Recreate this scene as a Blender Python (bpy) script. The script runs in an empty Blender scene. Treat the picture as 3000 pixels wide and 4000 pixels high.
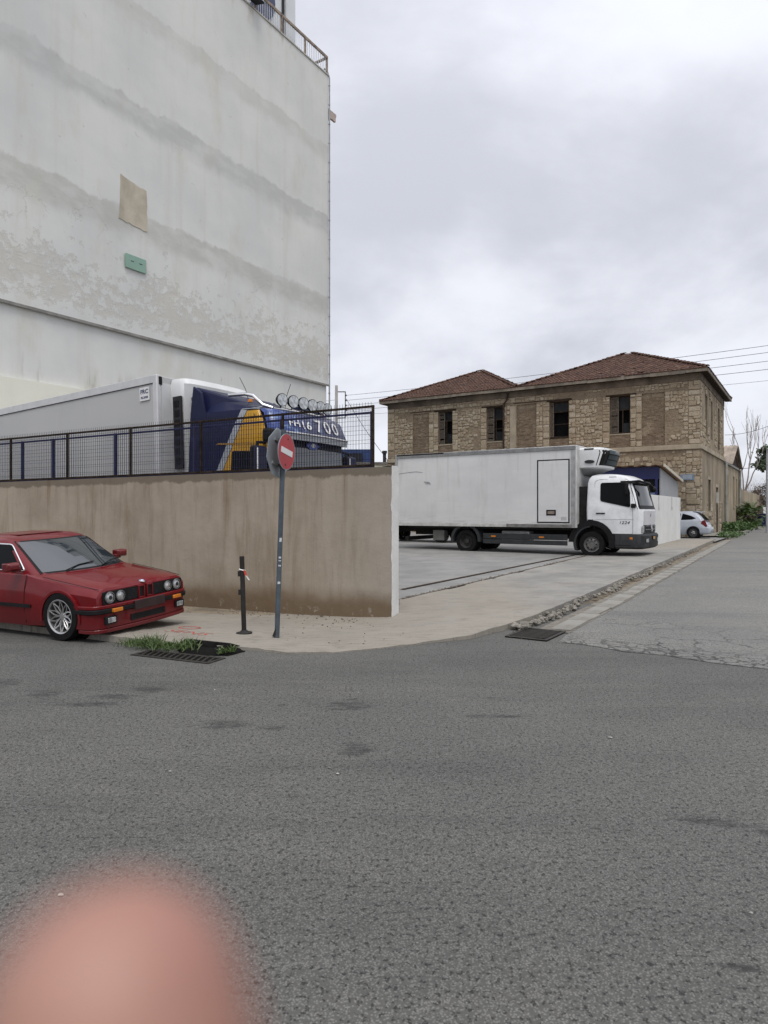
import bpy, bmesh, math, random
from math import sin, cos, pi, radians, sqrt
from mathutils import Vector, Matrix, noise as mnoise
random.seed(7)
scene = bpy.context.scene
COL = scene.collection

# ------------------------------------------------------------------ camera
cam_data = bpy.data.cameras.new('camera')
cam = bpy.data.objects.new('camera', cam_data)
COL.objects.link(cam)
cam.location = (0, 0, 1.6)
cam.rotation_euler = (radians(90), 0, 0)
cam_data.sensor_fit = 'HORIZONTAL'
cam_data.sensor_width = 36
cam_data.lens = 36 * 2640 / 3000
cam_data.clip_start = 0.01
cam_data.clip_end = 2000
cam_data.dof.use_dof = True
cam_data.dof.focus_distance = 12.0
cam_data.dof.aperture_fstop = 7.0
scene.camera = cam
scene.render.resolution_x = 768
scene.render.resolution_y = 1024

# ------------------------------------------------------------------ node helper
class NT:
    def __init__(s, tree):
        s.t = tree; s.n = tree.nodes; s.l = tree.links
    def node(s, typ, **kw):
        n = s.n.new(typ)
        for k, v in kw.items(): setattr(n, k, v)
        return n
    def put(s, sock, v):
        if v is None: return
        if isinstance(v, bpy.types.NodeSocket): s.l.new(v, sock)
        else:
            if hasattr(sock.default_value, '__len__') and not hasattr(v, '__len__'): v = (v,) * len(sock.default_value)
            if hasattr(v, '__len__') and len(v) == 3 and len(sock.default_value) == 4: v = (*v, 1)
            sock.default_value = v
    def math(s, op, a, b=None, c=None, clamp=False):
        n = s.node('ShaderNodeMath', operation=op, use_clamp=clamp)
        s.put(n.inputs[0], a); s.put(n.inputs[1], b); s.put(n.inputs[2], c)
        return n.outputs[0]
    def vmath(s, op, a, b=None):
        n = s.node('ShaderNodeVectorMath', operation=op)
        s.put(n.inputs[0], a); s.put(n.inputs[1], b)
        return n.outputs[0]
    def mix(s, f, a, b, mode='MIX'):
        n = s.node('ShaderNodeMix', data_type='RGBA', blend_type=mode)
        s.put(n.inputs[0], f); s.put(n.inputs[6], a); s.put(n.inputs[7], b)
        return n.outputs[2]
    def noise(s, vec=None, scale=5, detail=4, rough=.55, dist=0, out=0):
        n = s.node('ShaderNodeTexNoise')
        s.put(n.inputs['Vector'], vec); s.put(n.inputs['Scale'], scale)
        s.put(n.inputs['Detail'], detail); s.put(n.inputs['Roughness'], rough); s.put(n.inputs['Distortion'], dist)
        return n.outputs[out]
    def voro(s, vec=None, scale=5, feature='F1', out='Distance', rnd=1):
        n = s.node('ShaderNodeTexVoronoi', feature=feature)
        s.put(n.inputs['Vector'], vec); s.put(n.inputs['Scale'], scale); s.put(n.inputs['Randomness'], rnd)
        return n.outputs[out]
    def step(s, v, a, b, inv=False):
        n = s.node('ShaderNodeMapRange', interpolation_type='SMOOTHSTEP')
        s.put(n.inputs[0], v); s.put(n.inputs[1], a); s.put(n.inputs[2], b)
        n.inputs[3].default_value = 1 if inv else 0; n.inputs[4].default_value = 0 if inv else 1
        return n.outputs[0]
    def coord(s, kind='Object'):
        return s.node('ShaderNodeTexCoord').outputs[kind]
    def sep(s, v):
        n = s.node('ShaderNodeSeparateXYZ'); s.put(n.inputs[0], v); return n.outputs
    def comb(s, x, y, z):
        n = s.node('ShaderNodeCombineXYZ')
        for i, v in enumerate((x, y, z)): s.put(n.inputs[i], v)
        return n.outputs[0]
    def scale(s, v, sc):
        n = s.node('ShaderNodeMapping'); s.put(n.inputs[0], v); n.inputs['Scale'].default_value = sc; return n.outputs[0]
    def bump(s, h, strength=.3, dist=.01):
        n = s.node('ShaderNodeBump'); s.put(n.inputs['Height'], h)
        n.inputs['Strength'].default_value = strength; n.inputs['Distance'].default_value = dist
        return n.outputs[0]

# ------------------------------------------------------------------ world: overcast sky
SUN_EL, SUN_ROT = radians(63), radians(170)
world = bpy.data.worlds.new('World'); scene.world = world
world.use_nodes = True
w = NT(world.node_tree)
bg = world.node_tree.nodes['Background']
sky = w.node('ShaderNodeTexSky', sky_type='NISHITA', sun_disc=False)
sky.sun_elevation = SUN_EL; sky.sun_rotation = SUN_ROT
gen = w.coord('Generated')
gx, gy, gz = w.sep(gen)
zz = w.math('ADD', w.math('MAXIMUM', gz, 0.0), .42)
cv = w.comb(w.math('DIVIDE', gx, zz), w.math('DIVIDE', gy, zz), w.math('MULTIPLY', zz, .6))
cv = w.vmath('ADD', cv, (8.2, 2.9, .1))
n1 = w.noise(cv, 1.0, 8, .54, .35)
n2 = w.noise(w.vmath('ADD', cv, (7.3, 2.2, 0)), 2.6, 6, .5, .2)
cl = w.math('ADD', w.math('MULTIPLY', n1, .66), w.math('MULTIPLY', n2, .34))
cl = w.step(cl, .45, .62)
clouds = w.mix(cl, (.775, .79, .85), (.535, .55, .605))
# an overcast sky grows brighter towards the zenith
zen = w.math('ADD', 1.0, w.math('MULTIPLY', w.math('POWER', w.math('MAXIMUM', gz, 0.0), 3.0), .8))
clouds = w.mix(1.0, clouds, w.comb(zen, zen, zen), 'MULTIPLY')
skyc = w.mix(.93, w.mix(1.0, sky.outputs[0], (.1, .1, .1), 'MULTIPLY'), clouds)
w.put(bg.inputs[0], skyc)
bg.inputs[1].default_value = 1.0

sun_d = bpy.data.lights.new('sun', 'SUN'); sun_d.energy = 1.5; sun_d.angle = radians(28); sun_d.color = (1, .96, .90)
sun = bpy.data.objects.new('sun', sun_d); COL.objects.link(sun)
# sun stands high behind the camera's left shoulder, diffused by cloud
sd = Vector((sin(SUN_ROT) * cos(SUN_EL), cos(SUN_ROT) * cos(SUN_EL), sin(SUN_EL)))
sun.rotation_euler = sd.to_track_quat('Z', 'Y').to_euler()
vs = scene.view_settings
vs.view_transform = 'Standard'; vs.look = 'None'; vs.exposure = 0.24; vs.gamma = 1; vs.use_curve_mapping = False
scene.cycles.use_denoising = True
scene.cycles.max_bounces = 6
scene.cycles.transparent_max_bounces = 12

# ------------------------------------------------------------------ materials
MATS = {}
def new_mat(name):
    m = bpy.data.materials.new(name); m.use_nodes = True
    nt = NT(m.node_tree)
    return m, nt, m.node_tree.nodes['Principled BSDF']
def M(name, col=None, rough=.6, var=.12, scale=4, bump=0, metal=0, coat=0, dirt=0, ior=1.45, fine=0):
    """plain procedural material: base colour broken up by noise, optional grime and relief"""
    if name in MATS: return MATS[name]
    m, nt, b = new_mat(name)
    co = nt.coord()
    n = nt.noise(co, scale, 5, .6)
    c = nt.mix(nt.step(n, .3, .7), [x * (1 - var) for x in col], [min(1, x * (1 + var)) for x in col])
    if dirt:
        d = nt.noise(nt.scale(co, (1, 1, .25)), scale * 1.7, 6, .65)
        c = nt.mix(nt.math('MULTIPLY', nt.step(d, .45, .75), dirt), c, [x * .45 * k for x, k in zip(col, (1.05, 1, .88))])
    nt.put(b.inputs['Base Color'], c)
    r = nt.math('ADD', nt.math('MULTIPLY', n, .16), rough - .08, clamp=True)
    nt.put(b.inputs['Roughness'], r)
    if max(col) < .06: b.inputs['Specular IOR Level'].default_value = .12
    b.inputs['Metallic'].default_value = metal
    b.inputs['IOR'].default_value = ior
    if coat:
        b.inputs['Coat Weight'].default_value = coat; b.inputs['Coat Roughness'].default_value = .06
    if bump:
        h = nt.noise(co, fine or scale * 6, 5, .6)
        nt.put(b.inputs['Normal'], nt.bump(h, min(1, bump), .02))
    MATS[name] = m
    return m

def mat_leaf(name, a, b2):
    m, nt, b = new_mat(name)
    g = nt.node('ShaderNodeNewGeometry').outputs['Random Per Island']
    nt.put(b.inputs['Base Color'], nt.mix(g, a, b2)); b.inputs['Roughness'].default_value = .55
    MATS[name] = m; return m
# ------------------------------------------------------------------ mesh builder
class MB:
    def __init__(s): s.v = []; s.f = []
    def add(s, vs, fs):
        o = len(s.v); s.v += [tuple(p) for p in vs]; s.f += [tuple(i + o for i in f) for f in fs]; return s
    def box(s, x0, x1, y0, y1, z0, z1, mat=None):
        vs = [(x, y, z) for z in (z0, z1) for y in (y0, y1) for x in (x0, x1)]
        if mat is not None: vs = [mat @ Vector(p) for p in vs]
        return s.add(vs, [(0, 2, 3, 1), (4, 5, 7, 6), (0, 1, 5, 4), (2, 6, 7, 3), (0, 4, 6, 2), (1, 3, 7, 5)])
    def tube(s, pts, r, n=8, cap=True):
        pts = [Vector(p) for p in pts]
        rs = r if hasattr(r, '__len__') else [r] * len(pts)
        rings = []; prev = None
        for i, p in enumerate(pts):
            d = (pts[min(i + 1, len(pts) - 1)] - pts[max(i - 1, 0)]).normalized()
            if prev is None:
                a = d.orthogonal().normalized()
            else:
                a = (prev - d * prev.dot(d))
                a = a.normalized() if a.length > 1e-6 else d.orthogonal().normalized()
            prev = a; b = d.cross(a)
            rings.append([p + (a * cos(2 * pi * k / n) + b * sin(2 * pi * k / n)) * rs[i] for k in range(n)])
        return s.rings(rings, cap)
    def rings(s, rings, cap=True, closed=True):
        n = len(rings[0]); o = len(s.v)
        for r in rings: s.v += [tuple(p) for p in r]
        for i in range(len(rings) - 1):
            for k in range(n if closed else n - 1):
                k2 = (k + 1) % n
                s.f.append((o + i * n + k, o + i * n + k2, o + (i + 1) * n + k2, o + (i + 1) * n + k))
        if cap:
            s.f.append(tuple(o + k for k in reversed(range(n))))
            s.f.append(tuple(o + (len(rings) - 1) * n + k for k in range(n)))
        return s
    def lathe(s, prof, n=24, axis='Y', c=(0, 0, 0), cap=True):
        """prof: (radius, offset along axis)"""
        rings = []
        for r, t in prof:
            ring = []
            for k in range(n):
                a = 2 * pi * k / n; u, v_ = r * cos(a), r * sin(a)
                p = {'X': (t, u, v_), 'Y': (u, t, v_), 'Z': (u, v_, t)}[axis]
                ring.append((p[0] + c[0], p[1] + c[1], p[2] + c[2]))
            rings.append(ring)
        return s.rings(rings, cap)
    def prism(s, poly, axis, a, b):
        """extrude a 2D polygon along axis between a and b"""
        def p3(u, v, t): return {'X': (t, u, v), 'Y': (u, t, v), 'Z': (u, v, t)}[axis]
        n = len(poly)
        vs = [p3(u, v, a) for u, v in poly] + [p3(u, v, b) for u, v in poly]
        fs = [tuple(range(n)), tuple(reversed(range(n, 2 * n)))]
        fs += [(i, i + n, (i + 1) % n + n, (i + 1) % n) for i in range(n)]
        return s.add(vs, fs)
    def grid(s, fn, nu, nv):
        o = len(s.v)
        for j in range(nv + 1):
            for i in range(nu + 1): s.v.append(tuple(fn(i / nu, j / nv)))
        for j in range(nv):
            for i in range(nu):
                a = o + j * (nu + 1) + i
                s.f.append((a, a + 1, a + nu + 2, a + nu + 1))
        return s
    def patch(s, p00, p10, p11, p01, n=6, bulge=0, off=0):
        p00, p10, p11, p01 = map(Vector, (p00, p10, p11, p01))
        nrm = (p10 - p00).cross(p01 - p00).normalized()
        def fn(u, v):
            p = (p00 * (1 - u) + p10 * u) * (1 - v) + (p01 * (1 - u) + p11 * u) * v
            return p + nrm * (off + bulge * 16 * u * (1 - u) * v * (1 - v))
        return s.grid(fn, n, n)
    def sphere(s, c, r, n=12, m=8, sc=(1, 1, 1)):
        prof = [(max(1e-4, sin(pi * i / m)) * r, -cos(pi * i / m) * r) for i in range(m + 1)]
        o = len(s.v); s.lathe(prof, n, 'Z')
        for i in range(o, len(s.v)):
            p = s.v[i]; s.v[i] = (p[0] * sc[0] + c[0], p[1] * sc[1] + c[1], p[2] * sc[2] + c[2])
        return s
    def xform(s, mat, start=0):
        for i in range(start, len(s.v)): s.v[i] = tuple(mat @ Vector(s.v[i]))
        return s
    def mesh(s, name, mat=None, smooth=None):
        me = bpy.data.meshes.new(name); me.from_pydata(s.v, [], s.f)
        bm = bmesh.new(); bm.from_mesh(me)
        bmesh.ops.recalc_face_normals(bm, faces=bm.faces); bm.to_mesh(me); bm.free()
        if mat is not None: me.materials.append(mat)
        if smooth is not None:
            me.shade_smooth(); me.set_sharp_from_angle(angle=radians(smooth))
        return me
    def build(s, name, mat, parent=None, smooth=None, bevel=0, sub=0, loc=None, rot=None, seg=2, **props):
        o = bpy.data.objects.new(name, s.mesh(name, mat, smooth)); COL.objects.link(o)
        if parent is not None: o.parent = parent
        if loc is not None: o.location = loc
        if rot is not None: o.rotation_euler = rot
        if bevel:
            b = o.modifiers.new('bevel', 'BEVEL'); b.width = bevel; b.segments = seg; b.limit_method = 'ANGLE'; b.angle_limit = radians(40)
            b.harden_normals = False
            if smooth is None:
                o.data.shade_smooth(); o.data.set_sharp_from_angle(angle=radians(40))
        if sub:
            m = o.modifiers.new('sub', 'SUBSURF'); m.levels = sub; m.render_levels = sub
        for k, v in props.items(): o[k] = v
        return o

def thing(name, label, cat, loc=(0, 0, 0), rotz=0, group=None, rot=None):
    o = bpy.data.objects.new(name, None); COL.objects.link(o)
    o.empty_display_size = .1
    o.location = loc; o.rotation_euler = rot if rot else (0, 0, rotz)
    o['label'] = label; o['category'] = cat
    if group: o['group'] = group
    return o
def part_empty(name, parent, loc=(0, 0, 0), rot=(0, 0, 0)):
    o = bpy.data.objects.new(name, None); COL.objects.link(o); o.empty_display_size = .05
    o.parent = parent; o.location = loc; o.rotation_euler = rot
    return o
def tag(o, label, cat, group=None):
    o['label'] = label; o['category'] = cat
    if group: o['group'] = group
    return o
def struct(o):
    o['kind'] = 'structure'; return o
def copy_tree(o, parent=None):
    c = o.copy(); COL.objects.link(c); c.parent = parent
    for ch in list(o.children): copy_tree(ch, c)
    return c
def dup_mesh(name, mesh, parent, mat4, **props):
    o = bpy.data.objects.new(name, mesh); COL.objects.link(o); o.parent = parent; o.matrix_local = mat4
    for k, v in props.items(): o[k] = v
    return o
def text(body, size, mat, parent, loc, rot, name='lettering', extrude=.002, align='CENTER', sx=1.0, shear=0, bold=0):
    cu = bpy.data.curves.new(name, 'FONT'); cu.body = body; cu.size = size; cu.extrude = extrude
    cu.align_x = align; cu.align_y = 'CENTER'; cu.shear = shear; cu.offset = bold; cu.resolution_u = 3
    t = bpy.data.objects.new('tmp', cu); COL.objects.link(t)
    bpy.context.view_layer.update()
    me = bpy.data.meshes.new_from_object(t.evaluated_get(bpy.context.evaluated_depsgraph_get()))
    bpy.data.objects.remove(t); bpy.data.curves.remove(cu)
    me.materials.clear(); me.materials.append(mat)
    for v in me.vertices: v.co.x *= sx
    o = bpy.data.objects.new(name, me); COL.objects.link(o); o.parent = parent
    o.location = loc; o.rotation_euler = rot
    return o
def boolean_cut(o, cutters):
    """cut the shapes in a list of MB out of object o (done once, at build time)"""
    for k, c in enumerate(cutters):
        co = c.build('cutter', None, o.parent)
        m = o.modifiers.new('cut', 'BOOLEAN'); m.object = co; m.operation = 'DIFFERENCE'; m.solver = 'EXACT'
        bpy.context.view_layer.update()
        me = bpy.data.meshes.new_from_object(o.evaluated_get(bpy.context.evaluated_depsgraph_get()))
        o.modifiers.remove(m)
        old = o.data; o.data = me; bpy.data.meshes.remove(old)
        cm = co.data; bpy.data.objects.remove(co); bpy.data.meshes.remove(cm)
    return o

def lerp(a, b, t): return a + (b - a) * t
def sstep(a, b, x):
    t = max(0, min(1, (x - a) / (b - a))); return t * t * (3 - 2 * t)
def ground_h(y):
    """the side street climbs gently away from the crossing"""
    return .15 * max(0, min(1, (y - 12) / 23.0))
# ================================================================== surface materials
def mat_asphalt(name, c_dark, c_mid, stains=(), cracks=0, warm=0):
    m, nt, b = new_mat(name)
    co = nt.coord()
    x, y, z = nt.sep(co)
    v1 = nt.voro(co, 105)                        # stones of the aggregate
    v2 = nt.noise(co, 55, 3, .7)
    big = nt.noise(co, .35, 4, .55)
    mid = nt.noise(nt.scale(co, (.6, 2.2, 1)), 1.6, 5, .6)
    c = nt.mix(nt.step(v1, .1, .6), c_mid, c_dark)
    pits = nt.step(nt.noise(co, 42, 4, .72), .545, .61)
    c = nt.mix(nt.math('MULTIPLY', pits, .9), c, [k * .26 for k in c_dark])
    c = nt.mix(nt.math('MULTIPLY', nt.step(nt.noise(co, 95, 2, .5), .70, .76), .7), c, [min(1, k * 2.0) for k in c_mid])
    c = nt.mix(nt.step(big, .35, .7), c, nt.mix(.5, c, nt.mix(1, c, (.72, .73, .76), 'MULTIPLY')))
    c = nt.mix(nt.math('MULTIPLY', nt.step(mid, .5, .8), .5), c, nt.mix(1, c, (1.22, 1.2, 1.16), 'MULTIPLY'))
    lane = nt.noise(nt.scale(co, (.22, 1.1, 1)), 1.0, 6, .68, .4)
    c = nt.mix(nt.math('MULTIPLY', nt.step(lane, .46, .66), .42), c, nt.mix(1, c, (.58, .58, .60), 'MULTIPLY'))
    strk = nt.noise(nt.scale(co, (1.1, 7.5, 1)), 1.1, 6, .72, .5)
    c = nt.mix(nt.math('MULTIPLY', nt.step(strk, .60, .74), .6), c, nt.mix(1, c, (.42, .42, .42), 'MULTIPLY'))
    pale = nt.noise(nt.scale(co, (.5, 1.0, 1)), .9, 5, .6)
    c = nt.mix(nt.math('MULTIPLY', nt.step(pale, .54, .72), .35), c, nt.mix(1, c, (1.3, 1.29, 1.24), 'MULTIPLY'))
    edge = nt.noise(nt.scale(co, (1.6, 5, 1)), 3.2, 6, .78)
    brk = nt.math('ADD', .25, nt.math('MULTIPLY', nt.step(nt.noise(nt.scale(co, (2.2, 9, 1)), 3.0, 6, .75), .42, .56), .75))
    st = None
    for sx, sy, rx, ry, a in stains:
        dx = nt.math('DIVIDE', nt.math('SUBTRACT', x, sx), rx)
        dy = nt.math('DIVIDE', nt.math('SUBTRACT', nt.math('ADD', y, nt.math('MULTIPLY', nt.math('SUBTRACT', x, sx), a)), sy), ry)
        d = nt.math('SQRT', nt.math('ADD', nt.math('MULTIPLY', dx, dx), nt.math('MULTIPLY', dy, dy)))
        d = nt.math('ADD', d, nt.math('MULTIPLY', nt.math('SUBTRACT', edge, .5), 2.6))
        s_ = nt.step(d, .25, 1.0, inv=True)
        s_ = nt.math('MULTIPLY', s_, brk)
        st = s_ if st is None else nt.math('MAXIMUM', st, s_)
    if st is not None:
        c = nt.mix(nt.math('MULTIPLY', st, .85), c, (.026, .026, .025))
    # scattered small oil spots
    sp = nt.step(nt.noise(nt.scale(co, (.8, 1.6, 1)), 3.4, 5, .62), .665, .72)
    c = nt.mix(nt.math('MULTIPLY', sp, .7), c, (.022, .022, .021))
    h = nt.math('ADD', nt.math('MULTIPLY', v1, -.5), nt.math('MULTIPLY', v2, .8))
    h = nt.math('SUBTRACT', h, nt.math('MULTIPLY', pits, .6))
    if cracks:
        wv = nt.vmath('ADD', co, nt.vmath('SCALE', nt.noise(co, 2.5, 4, .6, out=1), None))
        wn = nt.node('ShaderNodeVectorMath', operation='SCALE'); nt.put(wn.inputs[0], nt.noise(co, 3.0, 4, .6, out=1)); wn.inputs['Scale'].default_value = .45
        wv = nt.vmath('ADD', co, wn.outputs[0])
        cr = nt.step(nt.voro(wv, 1.5, 'DISTANCE_TO_EDGE'), .0, .035, inv=True)
        cr2 = nt.step(nt.voro(wv, 5.5, 'DISTANCE_TO_EDGE'), .0, .12, inv=True)
        # alligator cracking lies along the seam with the main road
        seam = nt.math('ADD', y, nt.math('MULTIPLY', x, .72))
        seam = nt.math('ADD', seam, nt.math('MULTIPLY', nt.noise(co, 1.1, 3, .5), .7))
        near = nt.step(seam, 10.2, 11.2, inv=True)
        near2 = nt.step(seam, 10.4, 15.0, inv=True)
        near2 = nt.math('MULTIPLY', near2, nt.step(nt.noise(co, .55, 2, .5), .46, .56))
        k = nt.math('MAXIMUM', nt.math('MULTIPLY', cr2, near), nt.math('MULTIPLY', cr, near2))
        c = nt.mix(nt.math('MULTIPLY', k, .85), c, (.02, .019, .017))
        h = nt.math('SUBTRACT', h, nt.math('MULTIPLY', k, 3))
    nt.put(b.inputs['Base Color'], c)
    nt.put(b.inputs['Roughness'], nt.math('ADD', nt.math('MULTIPLY', v2, .25), .66))
    b.inputs['Specular IOR Level'].default_value = .3
    nt.put(b.inputs['Normal'], nt.bump(h, .42, .007))
    return m

STAINS = [(-2.98, 5.93, .19, .2, 0), (-2.33, 5.86, .3, .11, 0), (-2.12, 6.09, .22, .14, 0), (-2.45, 5.62, .38, .1, 0), (-1.18, 5.09, .25, .15, .1), (-.82, 5.0, .14, .08, 0), (-.19, 4.55, .16, .18, 0), (-.3, 5.57, .3, .16, 0),
          (1.70, 3.49, .3, .08, .25), (1.97, 3.36, .17, .06, .2), (-3.6, 6.3, .22, .26, 0), (2.1, 2.6, .1, .05, 0), (1.25, 2.38, .1, .04, .2), (.9, 5.3, .3, .06, 0)]
MAIN_ASPHALT = mat_asphalt('asphalt_main', (.088, .0865, .080), (.188, .185, .171), STAINS)
SIDE_ASPHALT = mat_asphalt('asphalt_side', (.165, .162, .15), (.265, .258, .24), [], cracks=1)

def mat_concrete(name, a, b_, dark, brush=0, sand=None):
    m, nt, b = new_mat(name)
    co = nt.coord()
    n = nt.noise(co, .8, 6, .62)
    c = nt.mix(nt.step(n, .35, .68), a, b_)
    if sand is not None:
        x, y, z = nt.sep(co)
        s_ = nt.math('ADD', nt.step(x, 1.9, 3.4, inv=True), nt.math('MULTIPLY', nt.math('SUBTRACT', nt.noise(co, 1.3, 4, .6), .5), 1.2), clamp=True)
        s2 = nt.step(y, 24.5, 28)
        c = nt.mix(nt.math('MULTIPLY', nt.math('MAXIMUM', s_, s2), .62), c, sand)
    sp = nt.step(nt.noise(co, 26, 5, .75), .56, .7)
    c = nt.mix(nt.math('MULTIPLY', sp, .5), c, dark)
    d2 = nt.step(nt.noise(co, 2.3, 5, .7), .55, .75)
    c = nt.mix(nt.math('MULTIPLY', d2, .6), c, [k * 1.5 for k in dark])
    h = nt.noise(co, 34, 5, .7)
    if brush:   # broom finish drawn across the slope
        rot = nt.node('ShaderNodeMapping'); nt.put(rot.inputs[0], co); rot.inputs['Rotation'].default_value = (0, 0, radians(-57)); rot.inputs['Scale'].default_value = (2.4, 30, 1)
        rot.vector_type = 'POINT'
        br = nt.noise(rot.outputs[0], 1.0, 4, .6)
        c = nt.mix(nt.math('MULTIPLY', nt.step(br, .52, .70), .62), c, dark)
        h = nt.math('ADD', h, nt.math('MULTIPLY', br, .9))
    nt.put(b.inputs['Base Color'], c)
    b.inputs['Roughness'].default_value = .85
    b.inputs['Specular IOR Level'].default_value = .25
    nt.put(b.inputs['Normal'], nt.bump(h, .6, .012))
    return m
PAVE = mat_concrete('pavement_concrete', (.28, .27, .25), (.205, .199, .187), (.09, .08, .066), brush=1, sand=(.275, .243, .195))
YARD = mat_concrete('yard_concrete', (.255, .25, .24), (.19, .188, .183), (.085, .08, .072))
SLAB = mat_concrete('gutter_concrete', (.26, .25, .225), (.20, .19, .17), (.09, .08, .07))
EARTH = M('dry_earth', (.20, .165, .12), .95, .3, 2.5, bump=.8, dirt=.6)
DARKHOLE = M('damp_soil', (.02, .018, .014), .95, .4, 8, bump=.8)

# ================================================================== ground, road, pavement
def polar_ground():
    mb = MB()
    xs = [-260, -120, -60, -30, -15, 0, 15, 30, 60, 120, 260]
    ys = [-80, -30, 0, 12, 18, 24, 30, 35, 60, 120, 260, 700]
    o = len(mb.v)
    for y in ys:
        for x in xs: mb.v.append((x, y, ground_h(y) - .06))
    n = len(xs)
    for j in range(len(ys) - 1):
        for i in range(n - 1):
            a = j * n + i; mb.f.append((a, a + 1, a + n + 1, a + n))
    return mb
struct(polar_ground().build('ground', EARTH))

# main road: flat sheet in front of the crossing

# kerb line, from far left round the corner and up the side street
KERB = [(-22, 17.85, .09), (-12, 12.75, .09), (-6, 9.68, .09), (-3.6, 8.45, .085), (-3.05, 8.17, .075), (-2.75, 8.03, .06), (-1.63, 7.82, .035), (-1.08, 7.60, .02),
        (-.58, 7.66, .016), (0, 7.90, .016), (.57, 8.25, .025), (1.1, 8.55, .05), (1.55, 9.05, .075), (2.15, 9.82, .09)]
DIR = Vector((.6, 1, 0)).normalized()
p = Vector((2.15, 9.82, 0))
for k in range(1, 29):
    q = p + DIR * k * 1.02
    KERB.append((q.x, q.y, ground_h(q.y) + .09))
# main road: flat sheet in front of the crossing, ending under the pavement edge
edge_ = [(-45, 29.0)] + [(x, y + .2) for x, y, z in KERB[:14]] + [(2.7, 10.6), (3.6, 11.9), (45, 11.9)]
mb = MB()
for j in range(9):
    for x, y in edge_: mb.v.append((x, lerp(y, -25, (j / 8) ** .7 if j else 0), 0))
n_ = len(edge_)
for j in range(8):
    for i in range(n_ - 1): mb.f.append((j * n_ + i, j * n_ + i + 1, (j + 1) * n_ + i + 1, (j + 1) * n_ + i))
struct(mb.build('main_road', MAIN_ASPHALT))
W0 = Vector((.128, 10.23, 0)); WD = Vector((-.906, .423, 0))
def inner(px, py):
    """point of the wall / gate line facing a kerb point"""
    pass
INNER = [(-21, 20.3, -.06), (-14.5, 17.1, -.06), (-9, 14.55, -.07), (-5.4, 12.85, -.08), (-4.4, 12.4, -.08), (-3.6, 12.0, -.08), (-2.4, 11.45, -.07), (-1.6, 11.1, -.06),
         (-1.0, 10.82, -.05), (-.45, 10.55, -.03), (0.0, 10.40, .0), (.16, 10.62, .045), (.26, 11.2, .05), (.28, 12.02, .05)]
for k in range(1, 29):
    q = Vector((.33, 12.0, 0)) + Vector((.6, 1, 0)).normalized() * k * .94
    INNER.append((q.x - .04, q.y + .02, ground_h(q.y) + .045))
def refine(P, k=6):
    out = []
    for a, b in zip(P, P[1:]):
        for j in range(k): out.append(tuple(lerp(p_, q_, j / k) for p_, q_ in zip(a, b)))
    return out + [P[-1]]
KERB = refine(KERB); INNER = refine(INNER)
# the cast edge is worn and ragged
for i_, (x_, y_, z_) in enumerate(KERB):
    n1_ = mnoise.noise(Vector((x_ * 3.1, y_ * 3.1, 1))); n2_ = mnoise.noise(Vector((x_ * 9.3, y_ * 9.3, 4)))
    KERB[i_] = (x_ + .02 * n2_, y_ + .045 * n1_ + .03 * n2_, z_ + .008 * n2_)
def pave_mesh():
    mb = MB(); rng = random.Random(3); NV = 14
    rows = []
    for i in range(len(KERB)):
        a, b = Vector(KERB[i]), Vector(INNER[i])
        row = []
        for j in range(NV + 1):
            t = j / NV
            q = a.lerp(b, t)
            # the concrete keeps its height for a while before it falls to the wall
            q.z = lerp(a.z, b.z, sstep(.1, 1, t)) + (mnoise.noise(q * .9) * .012 if 0 < j else 0)
            row.append(q)
        rows.append(row)
    n = NV + 2
    for i, row in enumerate(rows):
        e = row[0].copy(); e.z = -.08
        mb.v.append(tuple(e)); mb.v += [tuple(q) for q in row]
    for i in range(len(rows) - 1):
        for j in range(n - 1):
            a = i * n + j; mb.f.append((a, a + n, a + n + 1, a + 1))
    return mb
PAVE_OBJ = struct(pave_mesh().build('pavement', PAVE, smooth=30))

# yard slab behind the wall and the gate line
def yard_z(x, y):
    return ground_h(y) + .035 + .33 * sstep(.2, -3.5, x) * (1 - sstep(20, 26, y)) - .05 * max(0, -x - 3) * .5 * (1 - sstep(20, 26, y))
def yard_mesh():
    mb = MB()
    def fn(u, v):
        y = lerp(10.35, 50, v)
        xr = .37 + (y - 12) * .6 if y > 12 else lerp(.22, .37, (y - 10.35) / 1.65)
        if y > 31: xr = .33 + 19 * .6
        x = lerp(xr, -30, u ** 1.7)
        yy = y + (max(0, -x) * .467 if True else 0) * (1 - v)
        return (x, yy, yard_z(x, yy))
    return mb.grid(fn, 26, 36)
YARD_OBJ = struct(yard_mesh().build('yard', YARD, smooth=30))

# side street sheet: jagged seam with the main road at the near end
def side_street():
    mb = MB(); rng = random.Random(5)
    left = []
    for k in range(0, 29):
        q = Vector((2.5, 9.3, 0)) + DIR * (k * 1.06)
        left.append(q)
    q0 = left[-1]
    for k in range(1, 24): left.append(q0 + DIR * (k * 4))
    NV = 24
    rows = []
    for i, q in enumerate(left):
        row = []
        for j in range(NV + 1):
            t = (j / NV) ** 1.3 * 13
            # across the street, the seam runs obliquely for the first row
            a = Vector((1, -.60, 0)).normalized()
            pt = q + a * t
            if i == 0:
                pt = Vector((2.12, 8.22, 0)).lerp(Vector((12, .9, 0)), (j / NV) ** 1.3)
                pt += Vector((rng.uniform(-.05, .05), rng.uniform(-.10, .10), 0))
            row.append((pt.x, pt.y, ground_h(pt.y) + .005))
        rows.append(row)
    n = NV + 1
    for r in rows: mb.v += r
    for i in range(len(rows) - 1):
        for j in range(NV):
            a = i * n + j; mb.f.append((a, a + 1, a + n + 1, a + n))
    return mb
STREET = struct(side_street().build('side_street', SIDE_ASPHALT, smooth=30))

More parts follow.
